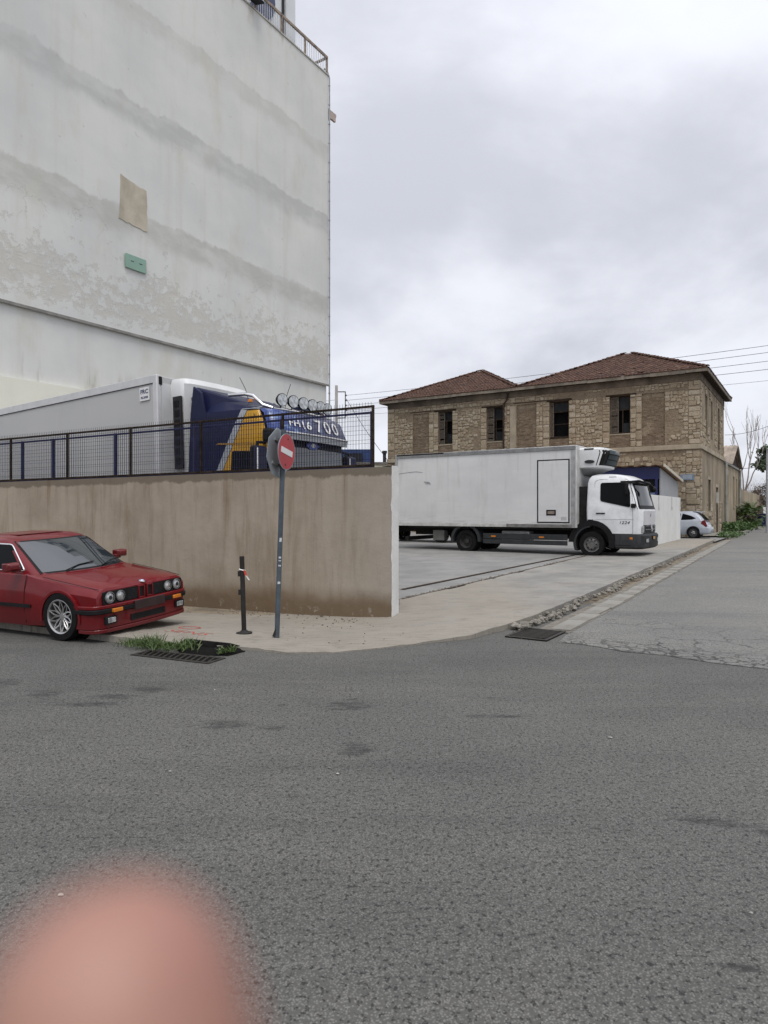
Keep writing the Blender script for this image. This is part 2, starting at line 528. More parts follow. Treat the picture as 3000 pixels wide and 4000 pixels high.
# concrete gutter: separate slabs between the broken kerb edge and the street asphalt
rng = random.Random(11)
GUT = struct(MB().grid(lambda u, v: ((Vector((2.03, 9.12, 0)) + DIR * (v * 29.5) + Vector((.857, -.514, 0)) * lerp(.02, .47, u)).x,
                              (Vector((2.03, 9.12, 0)) + DIR * (v * 29.5) + Vector((.857, -.514, 0)) * lerp(.02, .47, u)).y,
                              ground_h(9.12 + v * 29.5 * .857) + .009), 2, 30).build('gutter', M('gutter_dirt', (.16, .145, .12), .95, .3, 5, bump=.6)))
t = .15
while t < 29:
    L = rng.uniform(.75, 1.0); wd = rng.uniform(.25, .30)
    c = Vector((2.03, 9.12, 0)) + DIR * (t + L / 2) + Vector((.857, -.514, 0)) * (.30 + rng.uniform(-.01, .01))
    mb = MB()
    for k in range(2):
        z = (-.04, .018)[k]
        mb.v += [(-wd / 2, -L / 2 + .012, z), (wd / 2, -L / 2 + .012 + rng.uniform(-.02, .02), z), (wd / 2 + rng.uniform(-.015, .015), L / 2 - .012, z), (-wd / 2, L / 2 - .012 + rng.uniform(-.02, .02), z)]
    mb.f = [(0, 3, 2, 1), (4, 5, 6, 7), (0, 1, 5, 4), (1, 2, 6, 5), (2, 3, 7, 6), (3, 0, 4, 7)]
    mb.build('gutter_slab', SLAB, GUT, bevel=.008, loc=(c.x, c.y, ground_h(c.y) + .012), rot=(rng.uniform(-.012, .012), rng.uniform(-.03, .0), -math.atan2(DIR.x, DIR.y) + rng.uniform(-.012, .012)))
    t += L

# crumbled concrete rubble along the broken kerb edge
def lump(mb, c, r, rng, flat=.7):
    o = len(mb.v)
    mb.sphere((0, 0, 0), 1, 7, 4)
    for i in range(o, len(mb.v)):
        p = Vector(mb.v[i]); k = r * (1 + .38 * mnoise.noise(p * 1.7 + Vector(c) * 9))
        mb.v[i] = (c[0] + p.x * k, c[1] + p.y * k, c[2] + p.z * k * flat)
rng = random.Random(21)
mb = MB()
for k in range(1100):
    t = -.5 + (rng.random() ** 1.5) * 21
    b = Vector((2.05, 9.55, 0)) + DIR * t + Vector((.857, -.514, 0)) * rng.gauss(.05 + .06 * sin(t * 1.7), .05)
    r = rng.choice((.010, .014, .018, .025, .045)) * rng.uniform(.7, 1.2) * (1 if t < 12 else .7)
    lump(mb, (b.x, b.y, ground_h(b.y) + rng.uniform(.01, .07)), r, rng)
mb.build('kerb_rubble', M('rubble', (.215, .198, .17), .95, .35, 14, bump=.7), kind='stuff', label='crumbled concrete rubble along the broken kerb edge', category='rubble')
rng = random.Random(22)
mb = MB()
for k in range(300):     # grit lying against the wall foot and on the pavement
    s_ = rng.uniform(-.2, 5.5); o_ = abs(rng.gauss(0, .35))
    b = W0 + WD * s_ + Vector((-.423, -.906, 0)) * o_
    if rng.random() < .35: b = Vector((rng.uniform(-2.5, 2.2), rng.uniform(8.0, 10.3), 0))
    lump(mb, (b.x, b.y, .02 - .05 * sstep(8.5, 10.5, b.y) - .03 * sstep(0, -3, b.x)), rng.uniform(.004, .014), rng)
mb.build('pavement_grit', M('grit', (.13, .11, .085), .95, .4, 30), smooth=50, kind='stuff', label='loose grit on the pavement at the wall foot', category='grit')

# sliding-gate tracks across the yard entrance
STEEL_RUST = M('rusty_steel', (.085, .06, .045), .7, .45, 9, bump=.4, dirt=.5, metal=.4)
for nm, (ax, ay), (bx, by), lab in (('gate_track', (.36, 13.5), (7.0, 24.0), 'narrow sunken gate track nearer the yard and the truck'),
                                    ('gate_track', (.32, 12.02), (7.6, 24.1), 'rusty steel gate rail along the outer edge of the yard entrance')):
    t = thing(nm, lab, 'rail', (ax, ay, .04), group='sliding gate tracks')
    L = Vector((bx - ax, by - ay, 0)); ang = math.atan2(L.y, L.x); n = 14
    mb = MB(); mb2 = MB()
    zf = lambda d: yard_z(ax + L.x * d, ay + L.y * d) - .04
    mb.grid(lambda u, v: (L.x * v - sin(ang) * lerp(-.055, .055, u), L.y * v + cos(ang) * lerp(-.055, .055, u), zf(v) + .006), 2, n)
    mb.build('dirt_groove', DARKHOLE, t)
    mb2.tube([(L.x * k / n, L.y * k / n, zf(k / n) + .012) for k in range(n + 1)], .014, 6)
    mb2.build('rail', STEEL_RUST, t)
# band of crumbled fill between the tracks
rng = random.Random(8); mb = MB()
for k in range(420):
    v = rng.random(); q = Vector((.32, 12.02, 0)).lerp(Vector((7.6, 24.1, 0)), v) + Vector((-.857, .514, 0)) * abs(rng.gauss(.03, .055))
    lump(mb, (q.x, q.y, yard_z(q.x, q.y) + .008), rng.uniform(.008, .028), rng)
mb.build('track_rubble', M('rubble'), smooth=50, kind='stuff', label='crumbled fill beside the outer gate rail', category='rubble')

# ------------------------------------------------------------------ storm drains
HOLE_SHADE = M('hole_shade', (.006, .0055, .005), .95, .3, 8)  # near-black colour stands for the shade inside the drains and inlet
IRON = M('cast_iron', (.05, .046, .041), .6, .3, 12, bump=.3, metal=.5)
def drain(label, c, rotz, L, Wd, nb, tilt=0):
    t = thing('drain_grate', label, 'drain', (c[0], c[1], c[2]), group='storm drain grates', rot=(tilt, 0, rotz))
    MB().box(-L / 2, L / 2, -Wd / 2, Wd / 2, -.02, .0025).build('pit', HOLE_SHADE, t)  # black slab paints the shade below the bars
    f = MB(); w_ = .045
    f.box(-L / 2, L / 2, -Wd / 2, -Wd / 2 + w_, .0, .010).box(-L / 2, L / 2, Wd / 2 - w_, Wd / 2, .0, .010)
    f.box(-L / 2, -L / 2 + w_, -Wd / 2 + w_, Wd / 2 - w_, .0, .010).box(L / 2 - w_, L / 2, -Wd / 2 + w_, Wd / 2 - w_, .0, .010)
    f.build('frame', IRON, t, bevel=.003)
    bar = MB().box(-.011, .011, -Wd / 2 + w_, Wd / 2 - w_, .0, .009).mesh('bar', IRON)
    for k in range(nb):
        x = lerp(-L / 2 + w_, L / 2 - w_, (k + .5) / nb)
        dup_mesh('bar', bar, t, Matrix.Translation((x, 0, 0)) @ Matrix.Rotation(.35, 4, 'Z') if nb < 14 else Matrix.Translation((x, 0, 0)))
    return t
drain('square iron grate beside the broken kerb of the side street', (1.98, 8.80, .010), radians(57), .76, .55, 13)
drain('long iron grate under the weeds in front of the red car', (-2.28, 7.46, .001), radians(-24), 1.08, .30, 13, 0)
# kerb inlet behind the left grate: its shade is painted further below

# weeds
def blade_clump(mb, c, n, h, spread, rng, w_=.006):
    for k in range(n):
        a = rng.uniform(0, 2 * pi); r = abs(rng.gauss(0, spread)); b = Vector((c[0] + cos(a) * r, c[1] + sin(a) * r, c[2]))
        d = Vector((rng.gauss(0, .45), rng.gauss(0, .45), 1)).normalized(); hh = h * rng.uniform(.4, 1.2)
        s_ = d.cross(Vector((rng.gauss(0, 1), rng.gauss(0, 1), .1))).normalized() * w_
        m1 = b + d * hh * .5; tip = b + d * hh + Vector((d.x, d.y, -.35)) * hh * .35
        mb.add([b - s_, b + s_, m1 + s_ * .8, m1 - s_ * .8, tip], [(0, 1, 2, 3), (3, 2, 4)])
GRASS = mat_leaf('grass_blades', (.03, .06, .014), (.11, .16, .045))
rng = random.Random(4); mb = MB()
for c in ((-3.02, 8.0), (-2.85, 7.92), (-2.75, 7.95), (-2.62, 7.80), (-2.5, 7.84), (-2.36, 7.74), (-2.28, 7.86)):
    blade_clump(mb, (c[0], c[1], .03), 110, rng.uniform(.07, .20), .09, rng, rng.choice((.004, .006, .013)))
for c in ((-1.80, 7.52), (-1.72, 7.60)): blade_clump(mb, (c[0], c[1], .03), 30, .1, .03, rng, .009)
o = mb.build('weeds', GRASS, kind='stuff', label='green weeds growing over the drain by the red car', category='weeds')

# red paint scribble on the pavement
RED_PAINT = M('red_spray', (.42, .06, .04), .8, .3, 20)
t = text('SENS', .24, RED_PAINT, None, (-2.55, 8.72, .062), (radians(-.8), 0, radians(-22)), 'pavement_graffiti', .001, sx=1.25, shear=.3, bold=-.004)
tag(t, 'red spray-painted scribble on the pavement before the red car', 'graffiti')
from mathutils.bvhtree import BVHTree
_pm = PAVE_OBJ.data
PBVH = BVHTree.FromPolygons([v.co for v in _pm.vertices], [tuple(p.vertices) for p in _pm.polygons])
def pave_z(x, y):
    h = PBVH.ray_cast(Vector((x, y, 5)), Vector((0, 0, -1)))
    return h[0].z if h[0] else 0
for v in t.data.vertices:      # lay the scribble on the concrete
    q = t.matrix_basis @ v.co
    v.co.z += (pave_z(q.x, q.y) + .004) - q.z
o = MB()
for k in range(26):
    a = 2 * pi * k / 25
    x, y = -2.62 + .13 * cos(a), 9.12 + .10 * sin(a)
    o.v += [(x, y, pave_z(x, y) + .004), (x + .022 * cos(a), y + .022 * sin(a), pave_z(x, y) + .004)]
for k in range(25): o.f.append((2 * k, 2 * k + 1, 2 * k + 3, 2 * k + 2))
r_ = o.build('scribbled_ring', RED_PAINT, t); r_.matrix_parent_inverse = t.matrix_basis.inverted()

# black sheet painting the shade of the broken kerb inlet behind the left grate
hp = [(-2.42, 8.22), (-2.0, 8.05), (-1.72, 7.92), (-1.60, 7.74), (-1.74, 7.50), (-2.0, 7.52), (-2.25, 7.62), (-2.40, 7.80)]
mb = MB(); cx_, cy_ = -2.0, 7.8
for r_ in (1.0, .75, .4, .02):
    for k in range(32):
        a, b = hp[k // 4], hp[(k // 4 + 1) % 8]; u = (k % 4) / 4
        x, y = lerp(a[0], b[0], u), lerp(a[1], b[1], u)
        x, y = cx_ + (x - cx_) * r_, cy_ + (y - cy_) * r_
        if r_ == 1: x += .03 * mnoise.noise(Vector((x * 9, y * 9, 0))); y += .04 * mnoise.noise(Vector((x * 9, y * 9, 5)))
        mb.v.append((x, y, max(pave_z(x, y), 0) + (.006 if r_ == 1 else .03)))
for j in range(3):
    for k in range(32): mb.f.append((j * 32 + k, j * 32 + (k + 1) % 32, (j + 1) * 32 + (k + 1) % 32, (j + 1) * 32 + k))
tag(mb.build('inlet_shade', HOLE_SHADE), 'black painted shade of the broken kerb inlet beside the weeds', 'inlet')
# ================================================================== brown boundary wall
def mat_brown_wall():
    m, nt, b = new_mat('stained_render')
    co = nt.coord(); x, y, z = nt.sep(co)
    n = nt.noise(co, 1.1, 6, .6)
    c = nt.mix(nt.step(n, .3, .7), (.345, .295, .235), (.275, .228, .176))
    streak = nt.noise(nt.scale(co, (4.2, 4.2, .5)), 1.0, 7, .7, .5)
    c = nt.mix(nt.math('MULTIPLY', nt.step(streak, .46, .74), .7), c, (.185, .14, .096))
    st2 = nt.noise(nt.scale(co, (2.4, 2.4, .4)), 1.0, 6, .68, .4)
    c = nt.mix(nt.math('MULTIPLY', nt.step(st2, .48, .72), .55), c, (.36, .315, .255))
    # greyer towards the free end
    c = nt.mix(nt.math('MULTIPLY', nt.step(nt.math('ADD', x, nt.noise(nt.scale(co, (1, 1, .3)), 2, 3, .5)), -.9, .3), .5), c, (.34, .31, .27))
    # damp foot
    foot = nt.math('ADD', z, nt.math('MULTIPLY', nt.math('SUBTRACT', nt.noise(co, 2.2, 4, .6), .5), .35))
    c = nt.mix(nt.math('MULTIPLY', nt.step(foot, .12, .48, inv=True), .9), c, (.14, .097, .058))
    salt = nt.math('MULTIPLY', nt.step(nt.noise(co, 7, 5, .7), .56, .64), nt.step(foot, .0, .2, inv=True))
    c = nt.mix(nt.math('MULTIPLY', salt, .7), c, (.30, .27, .22))
    # wet cap running down from the coping
    cap = nt.math('ADD', z, nt.math('MULTIPLY', nt.math('SUBTRACT', nt.noise(nt.scale(co, (1, 1, .5)), 3.0, 5, .7), .5), .24))
    cap = nt.math('ADD', cap, nt.math('MULTIPLY', x, -.008))
    c = nt.mix(nt.math('MULTIPLY', nt.step(cap, 2.14, 2.19), .85), c, (.14, .118, .09))
    drip = nt.math('MULTIPLY', nt.step(nt.noise(nt.scale(co, (3.0, 3.0, .09)), 1, 6, .68, .3), .56, .72), nt.step(z, .9, 2.2))
    c = nt.mix(nt.math('MULTIPLY', drip, .85), c, (.14, .088, .05))
    # chips and scratches
    ch = nt.step(nt.voro(nt.scale(co, (1, 1, .6)), 2.0), .0, .035, inv=True)
    c = nt.mix(ch, c, (.40, .37, .33))
    nt.put(b.inputs['Base Color'], c); b.inputs['Roughness'].default_value = .9; b.inputs['Specular IOR Level'].default_value = .2
    h = nt.math('ADD', nt.noise(co, 3, 5, .6), nt.math('MULTIPLY', nt.noise(co, 40, 3, .6), .12))
    nt.put(b.inputs['Normal'], nt.bump(h, .45, .03))
    return m
BROWN = mat_brown_wall()
WHITEPAINT = M('white_limewash', (.62, .62, .60), .85, .06, 3, bump=.25, dirt=.25)
wall = thing('boundary_wall', 'long brown stained boundary wall with a white painted end', 'wall', (W0.x, W0.y, 0), radians(-25))
mb = MB()
def wtop(x): return 2.29 + x * .0082
mb.grid(lambda u, v: (lerp(-19, 0, u), mnoise.noise(Vector((u * 30, v * 4, 0))) * .006, lerp(-.35, wtop(lerp(-19, 0, u)), v)), 60, 10)
mb.grid(lambda u, v: (lerp(0, -19, u), .205, lerp(-.35, wtop(lerp(0, -19, u)), v)), 20, 2)
mb.grid(lambda u, v: (lerp(-19, 0, u), lerp(0, .205, v), wtop(lerp(-19, 0, u))), 60, 1)
mb.box(-.02, -.001, .0, .205, -.35, wtop(0))
mb.build('wall_body', BROWN, wall, smooth=40)
# white painted end: ragged where the paint stops at the corner
mb = MB(); N_ = 44; rr = random.Random(2)
pts = [(-.008 - .035 * max(0, mnoise.noise(Vector((0, k * .31, 3)))) * (1.6 if rr.random() < .15 else 1), lerp(-.3, wtop(0) + .012, k / N_)) for k in range(N_ + 1)]
for x, z in pts: mb.v += [(x, -.009, z), (.006, -.009, z), (.008, .215, z)]
for k in range(N_):
    a = 3 * k; mb.f += [(a, a + 1, a + 4, a + 3), (a + 1, a + 2, a + 5, a + 4)]
z = wtop(0) + .012
mb.add([(-.2, -.0, z), (.006, -.009, z), (.008, .215, z), (-.2, .215, z)], [(0, 1, 2, 3)])
mb.build('white_end', WHITEPAINT, wall)
# ------------------------------------------------------------------ wire fences on the wall
FENCE_RUST = M('fence_rust', (.034, .024, .018), .7, .5, 7, bump=.4, dirt=.5, metal=.2)
FENCE_BLUE = M('fence_blue', (.014, .017, .07), .5, .2, 6, dirt=.4)
WIRE = M('fence_wire', (.016, .014, .013), .6, .4, 9, metal=.5)
WIREB = M('fence_wire_blue', (.025, .03, .09), .6, .4, 9, metal=.3)
def ftop(x): return 3.235 + x * .0145
def fence(label, y, x0, x1, posts, fr, wm, dz, t_=.017, pw=.018, spike=.07, off=.0, step=.05):
    t = thing('wire_fence', label, 'fence', (W0.x, W0.y, 0), radians(-25), group='fences on the brown wall')
    z0 = lambda x: wtop(x) + .035 + dz * .2
    z1 = lambda x: ftop(x) + dz
    for zf, nm in ((z0, 'bottom_rail'), (z1, 'top_rail')):
        mb = MB(); mb.rings([[(x, y - t_, zf(x) - t_), (x, y + t_, zf(x) - t_), (x, y + t_, zf(x) + t_), (x, y - t_, zf(x) + t_)] for x in (x0, x1)])
        mb.build(nm, fr, t, bevel=.004)
    for px in posts:
        MB().box(px - pw, px + pw, y - pw, y + pw, wtop(px) - .03, z1(px) + .02).build('post', fr, t, bevel=.004)
    mb = MB(); n = int((x1 - x0) / step)
    for k in range(n):
        x = x0 + (k + .5) * step + off; r = .0019
        q = [(x - r, y - r * 0 - .02, 0), (x + r, y - .02, 0), (x + r, y - .02 + 2 * r, 0), (x - r, y - .02 + 2 * r, 0)]
        mb.rings([[(a, b_, zz_) for a, b_, _ in q] for zz_ in (z0(x), z1(x) + spike)], cap=False)
    for k in range(6):
        f = (k + .6) / 6
        r = .0019
        mb.rings([[(x, y - .024 - r, lerp(z0(x), z1(x), f) - r), (x, y - .024 + r, lerp(z0(x), z1(x), f) - r), (x, y - .024 + r, lerp(z0(x), z1(x), f) + r), (x, y - .024 - r, lerp(z0(x), z1(x), f) + r)] for x in (x0, x1)], cap=False)
    mb.build('wire_mesh', wm, t, kind='stuff')
    return t
fence('rusty brown framed wire mesh fence along the top of the brown wall', .05, -18, -.33, [-.35, -2.0, -3.7, -5.35, -7.0, -8.65, -10.4, -12.2, -14, -16], FENCE_RUST, WIRE, 0)
fence('dark blue framed wire mesh fence just behind the rusty one', .165, -18, -.40, [-.42, -2.10, -3.95, -5.85, -7.55, -8.45, -9.25, -11, -13, -15], FENCE_BLUE, WIREB, -.075, .016, .026, .11, .021)

# ================================================================== big white building
E0 = Vector((-3.13, 38, .1))
def mat_big_wall():
    m, nt, b = new_mat('weathered_plaster')
    co = nt.coord(); x, y, z = nt.sep(co)
    n = nt.noise(co, .25, 6, .6)
    c = nt.mix(nt.step(n, .35, .65), (.64, .645, .62), (.57, .578, .565))
    streak = nt.noise(nt.scale(co, (1.5, 1.5, .1)), 1.0, 5, .65)
    c = nt.mix(nt.math('MULTIPLY', nt.step(streak, .5, .75), .35), c, (.49, .48, .43))
    wob = nt.math('MULTIPLY', nt.math('SUBTRACT', nt.noise(nt.scale(co, (.55, .55, .4)), 1.3, 6, .62), .5), 1.1)
    wob = nt.math('ADD', wob, nt.math('MULTIPLY', nt.math('SUBTRACT', nt.noise(nt.scale(co, (2.4, 2.4, .5)), 1.0, 5, .7), .5), .45))
    zz = nt.math('ADD', z, wob)
    # damp bands at the floor slabs: crisp above, soft below
    for zc, hh, amt, colr in ((21.6, .9, .5, (.45, .45, .42)), (17.5, 1.15, .75, (.43, .435, .425)), (13.0, 1.25, .75, (.42, .42, .39))):
        up = nt.step(zz, zc + hh * .42, zc + hh * .55, inv=True)
        dn = nt.step(zz, zc - hh * .7, zc - hh * .1)
        patchy = nt.math('ADD', .45, nt.math('MULTIPLY', nt.step(nt.noise(nt.scale(co, (.5, .5, 1)), 1.2, 4, .6), .35, .6), .55))
        c = nt.mix(nt.math('MULTIPLY', nt.math('MULTIPLY', nt.math('MULTIPLY', up, dn), patchy), amt), c, colr)
    # flaking paint in the two lowest storeys
    fl = nt.noise(nt.scale(co, (1.1, 1.1, 1.3)), 1.9, 10, .74)
    low = nt.math('MULTIPLY', nt.step(z, 8.7, 9.6), nt.step(z, 9.8, 13.2, inv=True))
    area = nt.step(nt.noise(nt.scale(co, (.32, .32, .55)), 1.0, 4, .6), .40, .62)
    low = nt.math('MULTIPLY', low, nt.math('ADD', .45, nt.math('MULTIPLY', area, .75)))
    low = nt.math('ADD', nt.math('MULTIPLY', low, .17), nt.math('MULTIPLY', nt.math('MULTIPLY', nt.step(z, 8.6, 9.0), nt.step(z, 9.6, 11.3, inv=True)), .09))
    flm = nt.step(nt.math('ADD', fl, low), .655, .73)
    c = nt.mix(nt.math('MULTIPLY', flm, .5), c, nt.mix(nt.noise(co, 3, 3, .5), (.40, .36, .30), (.52, .49, .43)))
    edge = nt.math('MULTIPLY', nt.math('MULTIPLY', nt.step(nt.math('ADD', fl, low), .635, .655), nt.step(nt.math('ADD', fl, low), .655, .675, inv=True)), nt.step(z, 8.6, 8.9))
    c = nt.mix(nt.math('MULTIPLY', edge, .5), c, (.28, .26, .21))
    # blown paint cracks
    wn = nt.node('ShaderNodeVectorMath', operation='SCALE'); nt.put(wn.inputs[0], nt.noise(co, 1.6, 4, .6, out=1)); wn.inputs['Scale'].default_value = .8
    cr = nt.step(nt.voro(nt.vmath('ADD', co, wn.outputs[0]), .9, 'DISTANCE_TO_EDGE'), 0, .014, inv=True)
    cm = nt.math('MULTIPLY', nt.step(nt.noise(co, .3, 2, .5), .52, .6), nt.step(z, 9, 14))
    cm = nt.math('MULTIPLY', cm, nt.step(z, 11.5, 14.5, inv=True))
    c = nt.mix(nt.math('MULTIPLY', nt.math('MULTIPLY', cr, cm), .6), c, (.2, .185, .15))
    yel = nt.step(nt.noise(nt.scale(co, (.5, .5, .22)), 1.0, 6, .68), .52, .72)
    c = nt.mix(nt.math('MULTIPLY', yel, .38), c, (.50, .47, .385))
    # rust and grime under the roof edge
    top = nt.math('MULTIPLY', nt.step(z, 24.6, 26), nt.step(nt.noise(nt.scale(co, (1, 1, .4)), 1.2, 5, .65), .52, .68))
    c = nt.mix(nt.math('MULTIPLY', top, .5), c, (.33, .28, .19))
    spots = nt.step(nt.noise(nt.scale(co, (1, 1, .6)), 1.9, 6, .74), .655, .73)
    c = nt.mix(nt.math('MULTIPLY', spots, .6), c, (.31, .28, .21))
    # drips above the lower ledge
    dr = nt.math('MULTIPLY', nt.step(nt.noise(nt.scale(co, (2.4, 2.4, .25)), 1, 4, .65), .5, .68), nt.math('MULTIPLY', nt.step(z, 6.0, 6.1), nt.step(z, 6.3, 7.2, inv=True)))
    c = nt.mix(nt.math('MULTIPLY', dr, .6), c, (.27, .25, .2))
    nt.put(b.inputs['Base Color'], c); b.inputs['Roughness'].default_value = .9; b.inputs['Specular IOR Level'].default_value = .2
    h = nt.math('ADD', nt.math('MULTIPLY', nt.noise(co, .9, 6, .6), .5), nt.math('MULTIPLY', flm, -.2))
    nt.put(b.inputs['Normal'], nt.bump(h, .5, .06))
    return m
BIGW = mat_big_wall()
CREAM = M('cream_wall', (.72, .71, .62), .85, .05, .5, bump=.15, dirt=.1)
ROOFGREY = M('roof_grey', (.3, .3, .3), .9, .15, 1)
PIPE = M('grey_pipe', (.28, .29, .30), .5, .15, 3)
big = thing('tall_building', 'tall blank white plastered building with damp bands', 'building', E0, radians(57.5))
LW = 19.3; DP = 14; TOP = 26.0
mb = MB()
mb.grid(lambda u, v: (lerp(-LW, 0, u), 0, lerp(8.65, TOP, v)), 4, 4)
mb.add([(0, 0, 8.65), (0, DP, 8.65), (0, DP, TOP), (0, 0, TOP)], [(0, 1, 2, 3)])
mb.add([(-LW, 0, 8.65), (-LW, DP, 8.65), (-LW, DP, TOP), (-LW, 0, TOP), (0, DP, 8.65), (0, DP, TOP)], [(0, 3, 2, 1), (1, 2, 5, 4)])
mb.add([(-LW, 0, 8.65), (0, 0, 8.65), (0, DP, 8.65), (-LW, DP, 8.65)], [(0, 1, 2, 3)])
mb.build('upper_wall', BIGW, big)
mb = MB(); mb.box(-LW + .01, -.06, .10, DP - .05, -.3, 8.645); mb.build('lower_wall', BIGW, big)
mb = MB(); mb.box(-LW, 0.01, -.035, .02, 8.56, 8.66); mb.build('ledge', M('ledge_grime', (.22, .215, .2), .9, .3, 2), big)
mb = MB(); mb.box(-LW + .02, -.5, -.12, .09, -.3, 6.05); mb.build('cream_plinth', CREAM, big)
mb = MB(); mb.box(-LW, .0, .3, DP, TOP - .25, TOP - .2).build('roof_deck', ROOFGREY, big)
mb = MB(); mb.box(-LW, .05, -.05, .24, TOP + .002, TOP + .07); mb.box(-.2, .05, .24, DP, TOP + .002, TOP + .07)
mb.build('coping', M('coping', (.42, .41, .38), .9, .2, 1, dirt=.4), big)
# repair patch of bare brown render: uneven outline, a few millimetres proud
rr = random.Random(3); out = []
for (x0, z0), (x1, z1) in (((-13.57, 13.05), (-12.24, 12.95)), ((-12.24, 12.95), (-12.28, 14.6)), ((-12.28, 14.6), (-13.5, 14.8)), ((-13.5, 14.8), (-13.57, 13.05))):
    for k in range(8): out.append((lerp(x0, x1, k / 8) + rr.uniform(-.035, .035), lerp(z0, z1, k / 8) + rr.uniform(-.035, .035)))
mb = MB().prism(out, 'Y', -.02, .005)
mb.build('render_patch', M('bare_render', (.44, .395, .32), .9, .14, 1.2, bump=.3, dirt=.35), big)
# pipe and trim at the far corner, balcony slab stub round the corner
mb = MB().tube([(.035, -.05, 0), (.035, -.05, TOP - .1), (.0, .05, TOP + .25), (-.25, .12, TOP + .35)], .045, 8); mb.build('downpipe', PIPE, big, smooth=40)
clip_ = MB().box(-.02, .06, -.1, .0, .6, .64).mesh('pipe_clip', PIPE)
for k in range(24): dup_mesh('pipe_clip', clip_, big, Matrix.Translation((0, 0, k * 1.08)))
mb = MB().box(0, .75, .0, 2.4, 24.05, 24.2).box(0, .7, 0, .12, 23.75, 24.05); mb.build('balcony_slab', M('balcony_concrete', (.40, .33, .30), .85, .2, 2), big)
# roof railing
RAIL_RUST = M('railing_rust', (.24, .19, .15), .7, .55, 3, bump=.4, metal=.2)
rail = MB().box(-LW, .0, .02, .10, TOP + .98, TOP + 1.12); rail.box(-.08, 0, .10, DP, TOP + .98, TOP + 1.10)
rail.build('top_rail', RAIL_RUST, big)
mb = MB().box(-LW, 0, .045, .075, TOP + .10, TOP + .14); mb.build('railing_base', M('dark_paint', (.04, .04, .045), .6, .2, 5), big)
bal = MB().box(-.011, .011, .049, .071, TOP + .07, TOP + 1.0).mesh('baluster', M('grey_bar', (.5, .51, .54), .5, .2, 5))
for k in range(int(LW / .16)):
    if k % 12 == 0: continue
    dup_mesh('baluster', bal, big, Matrix.Translation((-.01 - k * .16, 0, 0)))
pst = MB().box(-.04, .04, .02, .10, TOP + .07, TOP + 1.0).mesh('railing_post', RAIL_RUST)
for k in range(0, int(LW / .16), 12): dup_mesh('railing_post', pst, big, Matrix.Translation((-.045 - k * .16, 0, 0)))

def at_big(x, y, z): return E0 + Matrix.Rotation(radians(57.5), 3, 'Z') @ Vector((x, y, z))
# rooftop block with a painted sign, standing behind the railing
tw = thing('rooftop_block', 'white rooftop block with dark blue lettering above the railing', 'rooftop block', at_big(-1.95, .75, TOP - .2), radians(57.5))
tm = M('block_paint', (.60, .63, .64), .6, .05, 1)
MB().box(-7.5, 0, 0, 4.5, 0, 6.5).build('block_body', tm, tw, bevel=.03)
MB().box(-1.15, -1.0, -.07, -.01, 0, 6.5).build('dark_joint', M('dark_paint'), tw)
MB().tube([(-.97, -.09, 0), (-.97, -.09, 6.5)], .05, 8).build('corner_pipe', PIPE, tw, smooth=40)
NAVY = M('sign_navy', (.035, .05, .11), .45, .15, 3)
# big curved letter strokes of the sign
def arc_stroke(cx, cz, r0, r1, a0, a1, n=18):
    mb = MB(); pts = []
    for k in range(n + 1):
        a = lerp(a0, a1, k / n); pts.append((cx + r1 * cos(a), cz + r1 * sin(a)))
    for k in range(n, -1, -1):
        a = lerp(a0, a1, k / n); pts.append((cx + r0 * cos(a), cz + r0 * sin(a)))
    return mb.prism(pts, 'Y', -.06, -.008)
arc_stroke(-3.05, 2.15, .55, 1.35, radians(-115), radians(75)).build('letter_stroke', NAVY, tw)
arc_stroke(-3.6, 4.3, .5, 1.3, radians(80), radians(300)).build('letter_stroke', NAVY, tw)
arc_stroke(-6.0, 2.0, .5, 1.3, radians(-150), radians(60)).build('letter_stroke', NAVY, tw)
MB().prism([(-2.2, 3.0), (-1.55, 2.75), (-1.45, 4.6), (-2.5, 4.6)], 'Y', -.06, -.008).build('letter_stroke', NAVY, tw)
# floodlight clamped to the railing
fl = thing('roof_floodlight', 'dark floodlight bracketed to the rooftop railing', 'floodlight', at_big(-6.15, -.02, TOP + .45), radians(57.5))
mb = MB().rings([[(-.22, -.05, -.25), (.22, -.05, -.25), (.22, .05, .18), (-.22, .05, .18)], [(-.33, -.55, -.30), (.33, -.55, -.30), (.33, -.38, .32), (-.33, -.38, .32)]])
mb.build('lamp_housing', M('flood_black', (.025, .027, .03), .4, .2, 5), fl, bevel=.02)
MB().rings([[(-.29, -.556, -.26), (.29, -.556, -.26), (.29, -.40, .28), (-.29, -.40, .28)], [(-.29, -.562, -.26), (.29, -.562, -.26), (.29, -.406, .28), (-.29, -.406, .28)]]).build('lamp_glass', M('flood_glass', (.10, .12, .12), .15, .1, 5), fl)
MB().tube([(-.36, -.3, 0), (-.36, .08, .0), (.36, .08, 0), (.36, -.3, 0)], .02, 6).build('bracket', M('dark_paint'), fl)
# green sheet panel screwed on the facade
gp = thing('wall_panel', 'pale green panel fixed on the white building below the brown patch', 'panel', at_big(-12.83, 0, 11.2), radians(57.5))
MB().box(-.49, .49, -.09, -.03, 0, .56).build('panel_sheet', M('mint_sheet', (.22, .35, .285), .55, .06, 2), gp, bevel=.01)
mb = MB().box(-.45, .45, -.03, 0, .05, .12).box(-.45, .45, -.03, 0, .42, .5); mb.build('batten', PIPE, gp)
for sx in (-.18, .22): MB().box(sx - .07, sx + .07, -.098, -.088, .30, .325).build('slot', M('dark_paint'), gp)
